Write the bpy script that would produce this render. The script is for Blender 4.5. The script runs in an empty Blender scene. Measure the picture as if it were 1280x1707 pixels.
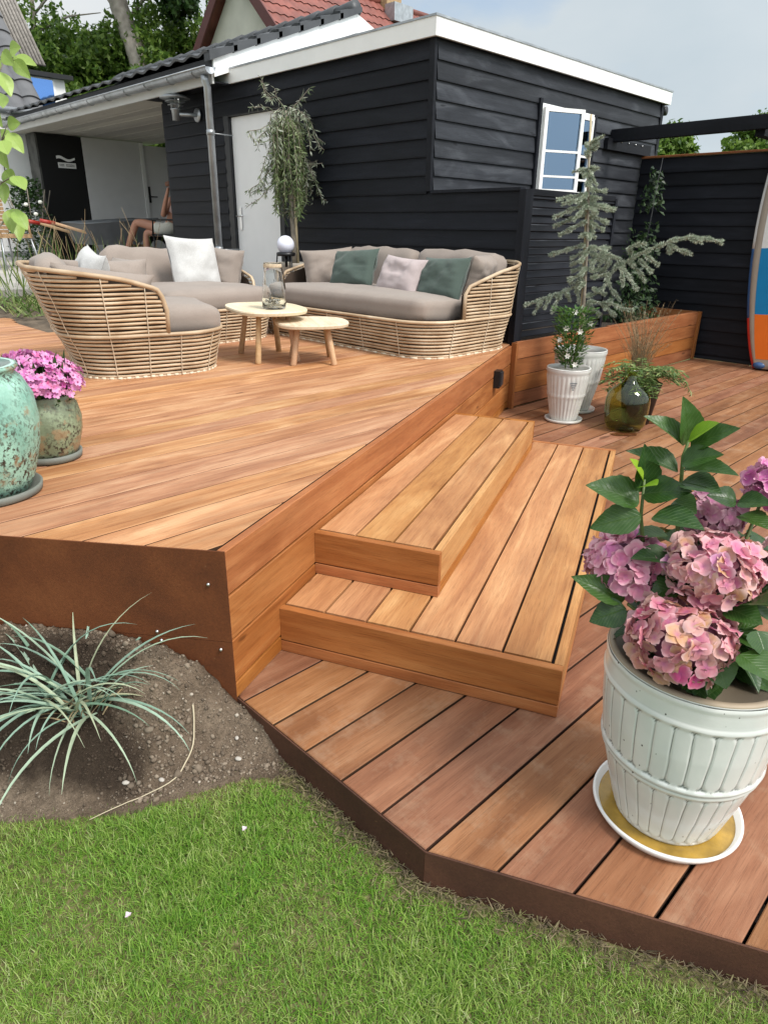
import bpy, bmesh, math, random
import numpy as np
from mathutils import Vector, Matrix, noise
from math import sin, cos, pi, radians, sqrt, atan2, hypot, floor
random.seed(7); np.random.seed(7)
SC = bpy.context.scene
COL = SC.collection
R = random.uniform

# ------------------------------------------------------------------ camera
CAMZ = 1.35
_A, _P, _R = radians(45.1), radians(22.605), radians(-0.849)
fw = Vector((cos(_A)*cos(_P), sin(_A)*cos(_P), -sin(_P)))
rt = Vector((sin(_A), -cos(_A), 0)); dn = fw.cross(rt)
rt2 = rt*cos(_R)+dn*sin(_R); dn2 = dn*cos(_R)-rt*sin(_R)
cd = bpy.data.cameras.new('camera'); cam = bpy.data.objects.new('camera', cd); COL.objects.link(cam)
cam.matrix_world = Matrix(((rt2.x, -dn2.x, -fw.x, 0), (rt2.y, -dn2.y, -fw.y, 0), (rt2.z, -dn2.z, -fw.z, CAMZ), (0, 0, 0, 1)))
cd.sensor_fit = 'VERTICAL'; cd.sensor_height = 24; cd.lens = 24*1129.7/1707
cd.clip_start = .05; cd.clip_end = 2000
SC.camera = cam
SC.render.resolution_x = 767; SC.render.resolution_y = 1024

# ------------------------------------------------------------------ sky and sun
SUNAZ = Vector((.10, -1.0)).normalized(); SUNEL = radians(52)
w = bpy.data.worlds.new('World'); SC.world = w; w.use_nodes = True
nt = w.node_tree; nt.nodes.clear()
def wn(t, **k):
    n = nt.nodes.new(t)
    for a, b in k.items(): setattr(n, a, b)
    return n
out = wn('ShaderNodeOutputWorld'); bg = wn('ShaderNodeBackground'); bg.inputs[1].default_value = .1
sky = wn('ShaderNodeTexSky', sky_type='NISHITA', sun_disc=False, sun_elevation=SUNEL, sun_rotation=atan2(SUNAZ.x, SUNAZ.y))
tc = wn('ShaderNodeTexCoord'); mp = wn('ShaderNodeMapping'); mp.inputs['Scale'].default_value = (1.0, 1.0, 2.2)
mp.inputs['Location'].default_value = (3.1, 1.4, .3)
nz = wn('ShaderNodeTexNoise'); nz.inputs['Scale'].default_value = 2.2; nz.inputs['Detail'].default_value = 7; nz.inputs['Roughness'].default_value = .5
nz2 = wn('ShaderNodeTexNoise'); nz2.inputs['Scale'].default_value = 1.5; nz2.inputs['Detail'].default_value = 6
r1 = wn('ShaderNodeValToRGB'); r1.color_ramp.elements[0].position = .26; r1.color_ramp.elements[1].position = .44
r2 = wn('ShaderNodeValToRGB'); r2.color_ramp.elements[0].position = .34; r2.color_ramp.elements[1].position = .66
r2.color_ramp.elements[0].color = (.80, .92, 1.0, 1); r2.color_ramp.elements[1].color = (1.12, 1.16, 1.18, 1)
mx = wn('ShaderNodeMix', data_type='RGBA')
L = nt.links.new
L(tc.outputs['Generated'], mp.inputs[0]); L(mp.outputs[0], nz.inputs[0]); L(mp.outputs[0], nz2.inputs[0])
L(nz.outputs[0], r1.inputs[0]); L(nz2.outputs[0], r2.inputs[0])
# cloud brightness: even grey, brighter towards the veiled sun
sv = (SUNAZ.x*cos(SUNEL), SUNAZ.y*cos(SUNEL), sin(SUNEL))
dt_ = wn('ShaderNodeVectorMath', operation='DOT_PRODUCT'); dt_.inputs[1].default_value = sv
gm = wn('ShaderNodeMapRange'); gm.interpolation_type = 'SMOOTHSTEP'; gm.inputs[1].default_value = -.1; gm.inputs[2].default_value = 1.; gm.inputs[3].default_value = 4.3; gm.inputs[4].default_value = 9.5
sc_c = wn('ShaderNodeVectorMath', operation='SCALE')
L(tc.outputs['Generated'], dt_.inputs[0]); L(dt_.outputs['Value'], gm.inputs[0]); L(r2.outputs[0], sc_c.inputs[0]); L(gm.outputs[0], sc_c.inputs['Scale'])
L(r1.outputs[0], mx.inputs['Factor']); L(sky.outputs[0], mx.inputs[6]); L(sc_c.outputs[0], mx.inputs[7])
L(mx.outputs[2], bg.inputs[0]); L(bg.outputs[0], out.inputs[0])
sl = bpy.data.lights.new('sun', 'SUN'); sl.energy = 2.2; sl.angle = radians(18); sl.color = (1, .95, .88)
so = bpy.data.objects.new('sun', sl); COL.objects.link(so)
so.rotation_euler = Vector((-SUNAZ.x*cos(SUNEL), -SUNAZ.y*cos(SUNEL), -sin(SUNEL))).to_track_quat('-Z', 'Y').to_euler()
SC.view_settings.view_transform = 'Standard'; SC.view_settings.look = 'None'
SC.view_settings.gamma = 1; SC.view_settings.exposure = .76
SC.view_settings.use_curve_mapping = False

# ------------------------------------------------------------------ material helpers
class NT:
    def __init__(s, name):
        s.m = bpy.data.materials.new(name); s.m.use_nodes = True
        s.t = s.m.node_tree; s.b = s.t.nodes['Principled BSDF']; s.o = s.t.nodes['Material Output']
    def n(s, t, ins=None, **k):
        x = s.t.nodes.new(t)
        for a, b in k.items(): setattr(x, a, b)
        for a, b in (ins or {}).items():
            if isinstance(b, bpy.types.NodeSocket): s.t.links.new(b, x.inputs[a])
            else: x.inputs[a].default_value = b
        return x
    def l(s, a, b): s.t.links.new(a, b)
    def tex(s, which='Object'): return s.n('ShaderNodeTexCoord').outputs[which]
    def rnd(s): return s.n('ShaderNodeObjectInfo').outputs['Random']
    def isl(s): return s.n('ShaderNodeNewGeometry').outputs['Random Per Island']
    def map(s, v, scale=(1, 1, 1), loc=(0, 0, 0)): return s.n('ShaderNodeMapping', {'Vector': v, 'Scale': scale, 'Location': loc}).outputs[0]
    def offs(s, v, k=37.):
        m = s.n('ShaderNodeMath', {0: s.rnd(), 1: k}, operation='MULTIPLY').outputs[0]
        c = s.n('ShaderNodeCombineXYZ', {0: m, 1: m, 2: m}).outputs[0]
        return s.n('ShaderNodeVectorMath', {0: v, 1: c}, operation='ADD').outputs[0]
    def noise(s, v, sc=5., det=4., ro=.5, dist=0.): return s.n('ShaderNodeTexNoise', {'Vector': v, 'Scale': sc, 'Detail': det, 'Roughness': ro, 'Distortion': dist}).outputs[0]
    def ramp(s, f, stops, interp='LINEAR'):
        r = s.n('ShaderNodeValToRGB', {0: f}); cr = r.color_ramp; cr.interpolation = interp
        while len(cr.elements) < len(stops): cr.elements.new(.5)
        for e, (p, c) in zip(cr.elements, stops):
            e.position = p; e.color = (*c, 1) if len(c) == 3 else c
        return r.outputs[0]
    def mix(s, f, a, b, mode='MIX'):
        x = s.n('ShaderNodeMix', data_type='RGBA', blend_type=mode)
        for k, v in ((0, f), (6, a), (7, b)):
            if isinstance(v, bpy.types.NodeSocket): s.l(v, x.inputs[k])
            else: x.inputs[k].default_value = v if k == 0 else (*v, 1)
        return x.outputs[2]
    def math(s, op, a, b=0.): return s.n('ShaderNodeMath', {0: a, 1: b}, operation=op).outputs[0]
    def hsv(s, c, h=.5, sa=1., v=1.): return s.n('ShaderNodeHueSaturation', {'Color': c, 'Hue': h, 'Saturation': sa, 'Value': v}).outputs[0]
    def mr(s, f, a, b): return s.n('ShaderNodeMapRange', {0: f, 3: a, 4: b}).outputs[0]
    def bump(s, h, st=.3, d=.01): s.l(s.n('ShaderNodeBump', {'Height': h, 'Strength': st, 'Distance': d}).outputs[0], s.b.inputs['Normal'])
    def fin(s, col, rough=.6, metal=0., spec=.5):
        for k, v in (('Base Color', col), ('Roughness', rough)):
            if isinstance(v, bpy.types.NodeSocket): s.l(v, s.b.inputs[k])
            else: s.b.inputs[k].default_value = (*v, 1) if k == 'Base Color' else v
        s.b.inputs['Metallic'].default_value = metal; s.b.inputs['Specular IOR Level'].default_value = spec
        return s.m

def m_plain(name, c, rough=.6, metal=0., var=.12, sc=6., bump=.1, spec=.5):
    n = NT(name); v = n.tex(); f = n.noise(v, sc, 5)
    c1 = tuple(x*(1-var) for x in c); c2 = tuple(min(1, x*(1+var)) for x in c)
    f2 = n.noise(v, sc*12, 3)
    if bump: n.bump(f2, bump, .004)
    return n.fin(n.ramp(f, [(.3, c1), (.7, c2)]), rough, metal, spec)

def m_wood(name, dark, mid, light, rough=.5, sx=1.3, sy=26., vmin=.82, vmax=1.15, bump=.25, blotch=.35, dust=None, hue=.012):
    n = NT(name); v = n.offs(n.tex())
    g = n.noise(n.map(v, (sx, sy, sy)), 1., 8, .62, .8)
    fine = n.noise(n.map(v, (sx*3, sy*7, sy*7)), 1., 4, .7)
    c = n.ramp(g, [(.28, dark), (.48, mid), (.72, light)])
    b = n.noise(n.map(v, (.9, 4., 4.)), 1.6, 4, .55, 1.2)
    pore = n.noise(n.map(v, (sx*9, sy*16, sy*16)), 1., 3, .6)
    kn = n.noise(n.map(v, (3.2, 13., 13.)), 1., 2)
    c = n.mix(blotch, c, n.ramp(b, [(.32, dark), (.52, mid), (.68, light)]))
    c = n.mix(.25, c, n.ramp(fine, [(.3, (.35, .35, .35)), (.7, (.75, .75, .75))]), 'OVERLAY')
    c = n.mix(n.ramp(pore, [(.36, (.36, .36, .36)), (.45, (0, 0, 0))]), c, tuple(x*.55 for x in dark))
    c = n.mix(n.ramp(kn, [(.735, (0, 0, 0)), (.76, (.7, .7, .7))]), c, tuple(x*.5 for x in dark))
    rn = n.rnd()
    rn2 = n.math('FRACT', n.math('MULTIPLY', rn, 17.3)); 
    c = n.hsv(c, n.mr(rn2, .5-hue, .5+hue), n.mr(rn2, .96, 1.05), n.mr(rn, vmin, vmax))
    if dust:
        d = n.noise(v, 9., 6, .7); c = n.mix(n.ramp(d, [(.52, (0, 0, 0)), (.75, (.45, .45, .45))]), c, dust)
    n.bump(n.math('ADD', n.math('ADD', g, n.math('MULTIPLY', fine, .5)), n.math('MULTIPLY', pore, .6)), bump, .003)
    return n.fin(c, n.mr(b, rough-.1, rough+.12), 0, .22 if sum(mid) > .1 else .2)

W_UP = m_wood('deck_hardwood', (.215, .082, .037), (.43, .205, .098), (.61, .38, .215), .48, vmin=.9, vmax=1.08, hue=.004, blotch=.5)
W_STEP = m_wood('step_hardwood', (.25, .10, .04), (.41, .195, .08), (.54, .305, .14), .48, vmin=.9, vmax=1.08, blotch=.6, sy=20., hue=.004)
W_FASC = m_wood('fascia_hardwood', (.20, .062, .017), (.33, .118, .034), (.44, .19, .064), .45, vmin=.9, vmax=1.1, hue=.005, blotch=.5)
W_LOW = m_wood('weathered_hardwood', (.135, .052, .024), (.245, .106, .050), (.345, .175, .093), .62, vmin=.82, vmax=1.12, dust=(.36, .24, .155), hue=.006, blotch=.6)
W_FLANK = m_wood('shaded_board_flank', (.035, .018, .010), (.06, .031, .018), (.09, .048, .028), .8)  # dark board sides: shade of the deck gaps put into the colour
W_PLAN = m_wood('planter_hardwood', (.16, .052, .018), (.27, .10, .036), (.36, .155, .06), .5, hue=.005)
W_BLACK = m_wood('black_stained_wood', (.004, .0047, .0072), (.0078, .0088, .0128), (.015, .0168, .0225), .55, sx=.8, sy=14., vmin=.75, vmax=1.3, bump=.35, blotch=.6, hue=0)
W_GREY = m_wood('weathered_lit_black_stain', (.013, .0145, .018), (.027, .0295, .036), (.062, .067, .077), .55, sx=.8, sy=14., vmin=.8, vmax=1.2, bump=.35, blotch=.75, hue=0)  # paler copy for right wall: weathering plus its stronger light held in the colour
W_TEAK = m_wood('pale_teak', (.52, .40, .28), (.66, .54, .40), (.76, .66, .52), .55, sy=40, vmin=.95, vmax=1.05, blotch=.3)
W_LEG = m_wood('teak_leg', (.42, .26, .14), (.52, .34, .19), (.60, .42, .26), .5, sx=8., sy=30., blotch=.3)
W_PLY = m_wood('painted_ceiling_board', (.42, .40, .36), (.48, .46, .41), (.54, .52, .47), .6, blotch=.4)
M_WHITE = m_plain('white_paint', (.84, .84, .83), .45, var=.03, bump=.05)
M_WHITE2 = m_plain('white_render', (.74, .74, .73), .7, var=.05, sc=3, bump=.3)
M_DOORW = m_plain('white_door_paint', (.82, .82, .82), .4, var=.02, bump=.02)
M_PANELG = m_plain('grey_white_panel', (.62, .62, .62), .5, var=.03, bump=.02)
M_BLACKP = m_plain('black_paint', (.014, .015, .018), .5, var=.2, bump=.1)
M_METB = m_plain('black_metal', (.012, .012, .013), .4, .3, var=.1, bump=.03)
M_ZINC = m_plain('galvanized_zinc', (.40, .42, .44), .45, .75, var=.2, sc=9, bump=.05)
M_STEEL = m_plain('brushed_steel', (.6, .6, .6), .3, 1., var=.1, bump=.02)
M_FABRIC = None
def m_fabric(name, c, rough=.9, var=.06, scale=420.):
    n = NT(name); v = n.tex(); big = n.noise(v, 5., 4); wv = n.noise(n.map(v, (1, 1, 1)), scale, 2)
    col = n.ramp(big, [(.3, tuple(x*(1-var) for x in c)), (.7, tuple(x*(1+var) for x in c))])
    col = n.mix(.35, col, n.ramp(wv, [(.35, (.3, .3, .3)), (.65, (.7, .7, .7))]), 'OVERLAY')
    n.bump(wv, .25, .001)
    n.b.inputs['Sheen Weight'].default_value = .15
    return n.fin(col, rough, 0, .2)
F_TAUPE = m_fabric('taupe_fabric', (.27, .225, .195))
F_GREEN = m_fabric('green_fabric', (.072, .098, .084))
F_PINKG = m_fabric('rose_grey_fabric', (.43, .36, .355))
F_WHITE = m_fabric('white_fabric', (.47, .465, .455), var=.07, scale=260.)
def m_cane():
    n = NT('natural_cane'); v = n.tex(); f = n.noise(v, 7., 5); k = n.noise(v, 60., 2)
    c = n.ramp(f, [(.3, (.36, .235, .13)), (.55, (.50, .365, .23)), (.75, (.61, .48, .335))])
    c = n.hsv(c, .5, .95, n.mr(n.rnd(), .86, 1.1)); n.bump(k, .15, .002)
    return n.fin(c, .5, 0, .4)
M_CANE = m_cane()
M_BIND = m_plain('pale_cane_binding', (.66, .56, .42), .6, var=.1)
M_DARK_BROWN = m_plain('dark_frame_brown', (.045, .028, .018), .7, var=.2)
def m_corten(name, a, b, c):
    n = NT(name); v = n.tex(); f = n.noise(n.map(v, (1, 1, .35)), 3.2, 7, .6, .5); g = n.noise(v, 130., 4, .7)
    col = n.ramp(f, [(.3, a), (.52, b), (.75, c)]); col = n.mix(.3, col, n.ramp(g, [(.35, (.3, .3, .3)), (.65, (.7, .7, .7))]), 'OVERLAY')
    sp = n.noise(v, 55., 3); col = n.mix(n.ramp(sp, [(.70, (0, 0, 0)), (.78, (.35, .35, .35))]), col, (.26, .14, .07))
    n.bump(g, .3, .002); return n.fin(col, .75, 0, .3)
M_CORT = m_corten('corten_steel', (.075, .023, .008), (.12, .036, .011), (.165, .054, .017))
M_CORTD = m_corten('dark_corten_edging', (.045, .019, .012), (.075, .031, .018), (.11, .046, .026))
def m_leaf(name, cols, rough=.45, trans=.25, spec=.4, per='isl'):
    n = NT(name); f = n.isl() if per == 'isl' else n.rnd()
    k = len(cols); c = n.ramp(f, [(i/(k-1), x) for i, x in enumerate(cols)])
    c = n.mix(.35, c, n.ramp(n.noise(n.tex(), 30., 3), [(.3, (.32, .32, .32)), (.7, (.68, .68, .68))]), 'OVERLAY')
    n.fin(c, rough, 0, spec)
    if trans:
        tr = n.n('ShaderNodeBsdfTranslucent', {'Color': c}); ms = n.n('ShaderNodeMixShader', {0: trans, 1: n.b.outputs[0], 2: tr.outputs[0]})
        n.l(ms.outputs[0], n.o.inputs[0])
    return n.m
L_HEDGE = m_leaf('hedge_leaf', [(.055, .12, .018), (.12, .21, .03), (.21, .31, .06)], trans=.5)
L_DARK = m_leaf('dark_leaf', [(.014, .04, .012), (.035, .08, .02), (.06, .115, .03)], trans=.35)
L_VINE = m_leaf('vine_leaf', [(.012, .03, .01), (.025, .055, .018), (.05, .09, .03)])
L_GREY = m_leaf('silver_leaf', [(.12, .16, .08), (.20, .245, .14), (.32, .36, .26), (.48, .50, .42)], .6)
L_OLIVE = m_leaf('olive_leaf', [(.07, .115, .035), (.12, .175, .06), (.20, .255, .11), (.30, .34, .2)], .55)
L_CON = m_leaf('blue_needle', [(.17, .23, .155), (.31, .37, .27), (.46, .50, .40), (.58, .61, .50)], .6, .1)
L_BLUEG = m_leaf('blue_grass_blade', [(.15, .25, .17), (.21, .33, .25), (.29, .42, .33), (.36, .46, .33), (.42, .42, .26)], .5, .2, per='rnd')
L_BUSH = m_leaf('glossy_leaf', [(.03, .08, .015), (.06, .14, .025), (.12, .22, .04)], .35)
L_FERN = m_leaf('fern_leaf', [(.05, .10, .02), (.10, .17, .04), (.20, .26, .08), (.32, .34, .15)], .5)
L_DRY = m_leaf('dry_stalk', [(.16, .11, .06), (.28, .20, .11), (.38, .29, .17)], .8, .1)
def m_grass():
    n = NT('lawn_blade'); v = n.tex(); r = n.isl(); f = n.noise(v, 5.5, 4, .6); g_ = n.noise(v, 1.6, 3)
    a = n.ramp(r, [(0, (0.063, 0.163, 0.013)), (.4, (0.121, 0.274, 0.023)), (.75, (0.192, 0.369, 0.037)), (.93, (0.278, 0.421, 0.069)), (1, (0.441, 0.454, 0.186))])
    b = n.ramp(r, [(0, (0.086, 0.169, 0.020)), (.35, (0.183, 0.300, 0.042)), (.65, (0.268, 0.379, 0.069)), (.85, (0.365, 0.421, 0.130)), (1, (0.457, 0.516, 0.260))])
    c = n.mix(n.ramp(n.math('ADD', n.math('MULTIPLY', f, .6), n.math('MULTIPLY', g_, .4)), [(.40, (0, 0, 0)), (.60, (1, 1, 1))]), a, b)
    n.fin(c, .5, 0, .35); tr = n.n('ShaderNodeBsdfTranslucent', {'Color': c}); ms = n.n('ShaderNodeMixShader', {0: .3, 1: n.b.outputs[0], 2: tr.outputs[0]}); n.l(ms.outputs[0], n.o.inputs[0]); return n.m
L_GRASS = m_grass()
M_BARK = m_plain('bark', (.22, .19, .15), .85, var=.35, sc=14, bump=.6)
M_BARK2 = m_plain('pale_bark', (.33, .29, .25), .85, var=.3, sc=5, bump=.8)
M_STEM = m_plain('green_stem', (.10, .15, .04), .5, var=.2, sc=20)
M_BAMB = m_plain('bamboo_stake', (.46, .38, .24), .6, var=.15, sc=15)
M_SOILP = m_plain('potting_soil', (.035, .024, .016), .95, var=.5, sc=40, bump=1.)
def m_bigleaf(name, c1, c2, vein, per=True):
    n = NT(name); v = n.tex(); s = n.n('ShaderNodeSeparateXYZ', {0: v}); ay = n.math('ABSOLUTE', s.outputs[1])
    ph = n.math('SUBTRACT', n.math('MULTIPLY', s.outputs[0], 58.), n.math('MULTIPLY', ay, 52.))
    wv = n.math('SINE', ph); wv = n.ramp(wv, [(.80, (0, 0, 0)), (1., (1, 1, 1))])
    mid = n.ramp(ay, [(0., (1, 1, 1)), (.025, (0, 0, 0))]); ve = n.math('MAXIMUM', wv, mid)
    c = n.mix(n.rnd(), c1, c2); c = n.mix(n.ramp(n.noise(v, 4., 4), [(.35, (0, 0, 0)), (.7, (.5, .5, .5))]), c, c2)
    c = n.mix(n.math('MULTIPLY', ve, .3), c, vein)
    n.bump(n.math('SUBTRACT', 1., ve), .35, .004); n.fin(c, .38, 0, .5)
    tr = n.n('ShaderNodeBsdfTranslucent', {'Color': c}); ms = n.n('ShaderNodeMixShader', {0: .2, 1: n.b.outputs[0], 2: tr.outputs[0]})
    n.l(ms.outputs[0], n.o.inputs[0]); return n.m
L_HYD = m_bigleaf('hydrangea_leaf', (.012, .044, .009), (.042, .10, .015), (.12, .20, .05))
L_LIME = m_bigleaf('young_hydrangea_leaf', (.20, .38, .02), (.30, .45, .03), (.40, .52, .12))
L_LILAC = m_bigleaf('light_green_leaf', (.16, .27, .04), (.30, .42, .09), (.38, .48, .18))
def m_petal(name, stops, veins=True):
    n = NT(name); v = n.tex(); r = n.rnd()
    c = n.ramp(r, stops)
    f = n.noise(n.offs(v), 55., 3)
    c = n.mix(n.ramp(f, [(.4, (0, 0, 0)), (.7, (.4, .4, .4))]), c, (.70, .46, .48))
    d = n.n('ShaderNodeVectorMath', {0: v}, operation='LENGTH').outputs['Value']
    c = n.mix(n.ramp(d, [(.0, (.6, .6, .6)), (.011, (0, 0, 0))]), c, (.46, .10, .30))
    c = n.mix(n.ramp(d, [(.0155, (0, 0, 0)), (.024, (.55, .55, .55))]), c, (.80, .58, .60))
    n.fin(c, .55, 0, .25)
    tr = n.n('ShaderNodeBsdfTranslucent', {'Color': c}); ms = n.n('ShaderNodeMixShader', {0: .25, 1: n.b.outputs[0], 2: tr.outputs[0]})
    n.l(ms.outputs[0], n.o.inputs[0]); return n.m
P_A = m_petal('pink_mauve_petal', [(0, (.54, .13, .29)), (.35, (.64, .19, .32)), (.7, (.70, .28, .39)), (1, (.52, .17, .37))])
P_B = m_petal('pink_apricot_petal', [(0, (.62, .17, .32)), (.3, (.72, .24, .32)), (.55, (.74, .32, .37)), (.8, (.72, .42, .36)), (.9, (.62, .34, .12)), (1, (.50, .18, .40))])
P_C = m_petal('dusty_rose_petal', [(0, (.58, .17, .25)), (.35, (.65, .25, .29)), (.65, (.68, .36, .33)), (.86, (.56, .31, .14)), (.94, (.70, .07, .25)), (1, (.56, .24, .38))])
P_D = m_petal('faded_mauve_petal', [(0, (.42, .17, .27)), (1, (.52, .24, .34))])
P_E = m_petal('magenta_petal', [(0, (.52, .09, .33)), (1, (.62, .16, .42))])
P_GER = m_leaf('pink_blossom', [(.55, .14, .40), (.66, .24, .50), (.72, .38, .58), (.60, .10, .28)], .6, .2)
P_EYE = m_plain('dark_pink_eye', (.28, .02, .12), .6)
P_WHT = m_plain('white_petal', (.8, .8, .72), .6, var=.05)
def m_glaze():
    n = NT('cracked_white_glaze'); v = n.tex(); f = n.noise(v, 7., 4)
    c = n.ramp(f, [(.3, (.50, .53, .51)), (.7, (.62, .63, .60))])
    vo = n.n('ShaderNodeTexVoronoi', {'Vector': n.map(v, (1, 1, .6)), 'Scale': 42.}).outputs['Distance']
    dots = n.ramp(vo, [(.06, (1, 1, 1)), (.10, (0, 0, 0))]); gate = n.ramp(n.noise(v, 16., 2), [(.52, (0, 0, 0)), (.58, (1, 1, 1))])
    c = n.mix(n.math('MULTIPLY', dots, gate), c, (.06, .055, .05)); n.bump(n.noise(v, 22., 4), .2, .004)
    return n.fin(c, .16, 0, .6)
M_GLAZE = m_glaze()
M_GROOVE = m_plain('glaze_groove_grey', (.26, .27, .26), .3)
M_GLAZE2 = m_plain('white_glaze', (.58, .57, .54), .22, var=.1, sc=12)
M_RIMTAN = m_plain('unglazed_tan_rim', (.34, .27, .19), .6, var=.15)
M_SAUCW = m_plain('white_saucer_glaze', (.76, .75, .72), .15, var=.04)
def m_teal(name, lo, hi, rusty):
    n = NT(name); v = n.tex(); f = n.noise(v, 9., 6, .6); c = n.ramp(f, [(.28, lo), (.55, hi), (.75, tuple(min(1, x*1.5) for x in hi))])
    p = n.noise(n.map(v, (1, 1, .75)), 85., 6, .7); q = n.noise(v, 5., 3)
    m = n.math('MULTIPLY', n.ramp(p, [(.50, (0, 0, 0)), (.57, (1, 1, 1))]), n.ramp(q, [(.36, (0, 0, 0)), (.56, (1, 1, 1))]))
    c = n.mix(m, c, (.035, .025, .018))
    u = n.noise(v, 15., 5, .6); c = n.mix(n.ramp(u, [(rusty, (0, 0, 0)), (rusty+.08, (.75, .75, .75))]), c, (.30, .20, .11))
    n.bump(n.mix(.5, p, u), .7, .006); return n.fin(c, .38, 0, .5)
M_TEAL = m_teal('weathered_turquoise_glaze', (.16, .36, .285), (.29, .50, .405), .57)
M_TEALB = m_teal('worn_green_brown_glaze', (.11, .13, .08), (.22, .27, .17), .50)
M_SAUG = m_plain('grey_clay_saucer', (.15, .16, .14), .6, var=.15)
def m_glass(name, col, rough=.02, ior=1.45):
    n = NT(name); n.fin(col, rough); n.b.inputs['Transmission Weight'].default_value = 1; n.b.inputs['IOR'].default_value = ior; return n.m
M_CLEAR = m_glass('clear_glass', (.96, .98, .97))
M_BOTTLE = m_glass('dark_green_glass', (.60, .70, .32))
def m_pane():
    n = NT('window_glass'); g = n.n('ShaderNodeBsdfGlossy', {'Color': (.5, .72, 1, 1), 'Roughness': .01}); t = n.n('ShaderNodeBsdfTransparent', {'Color': (.75, .8, .8, 1)})  # blue gloss tint: sky reflection put into the glass colour
    fr = n.n('ShaderNodeFresnel', {'IOR': 1.9}).outputs[0]; f = n.math('ADD', fr, .16)
    ms = n.n('ShaderNodeMixShader', {0: f, 1: t.outputs[0], 2: g.outputs[0]}); n.l(ms.outputs[0], n.o.inputs[0]); return n.m
M_PANE = m_pane()
M_WATERY = m_plain('ochre_algae_water', (.33, .20, .035), .12, var=.3, sc=25)
M_OPAL = m_plain('opal_white_glass', (.74, .75, .86), .3, var=.01, bump=0)
M_TILE = m_plain('dark_concrete_tile', (.05, .053, .058), .5, var=.25, sc=5, bump=.2)
M_TILE2 = m_plain('grey_pantile', (.10, .10, .105), .45, var=.2, sc=5, bump=.15)
M_TILER = m_plain('red_clay_tile', (.20, .06, .045), .6, var=.3, sc=3, bump=.2)
M_BARGE = m_plain('red_brown_bargeboard', (.10, .022, .018), .5)
M_STONEP = m_plain('grey_stone_post', (.06, .06, .055), .85, var=.5, sc=8, bump=.8)
M_BRICKY = m_plain('yellow_brick', (.34, .23, .12), .85, var=.3, sc=20, bump=.6)
M_SKIN = m_plain('skin', (.42, .20, .13), .5, var=.08)
M_SHORTS = m_fabric('pale_shorts', (.55, .54, .48))
M_TOP = m_fabric('light_top', (.62, .45, .42))
M_HAIR = m_plain('brown_hair', (.06, .03, .015), .6, var=.3, sc=60)
M_RED = m_plain('red_rubber_grip', (.35, .03, .02), .5)
M_TRAY = m_plain('grey_tray', (.16, .17, .18), .5, .3)
M_SW = m_plain('board_white', (.74, .74, .72), .3, var=.02); M_SB = m_plain('board_blue', (.008, .21, .46), .3, var=.03)
M_SO = m_plain('board_orange', (.80, .17, .02), .3, var=.03); M_SG = m_plain('board_grey_rail', (.42, .36, .29), .45, var=.05)
M_SR = m_plain('board_red_rail', (.52, .03, .02), .35); M_SNB = m_plain('board_navy_rail', (.04, .10, .24), .35)
M_STAIN = m_plain('wet_stain', (.10, .035, .014), .25, var=.3, sc=30)
M_BLK = m_plain('pure_black_liner', (.006, .006, .006), .9, var=0, bump=0)
M_WICK = m_plain('tan_wicker', (.36, .23, .12), .7, var=.3, sc=30, bump=.6)
M_BEIGE = m_plain('beige_ribbed_pot', (.42, .38, .32), .7, var=.12, sc=10)
M_PEB = m_plain('pale_pebble', (.42, .385, .34), .7, var=.15, sc=60)

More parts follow.
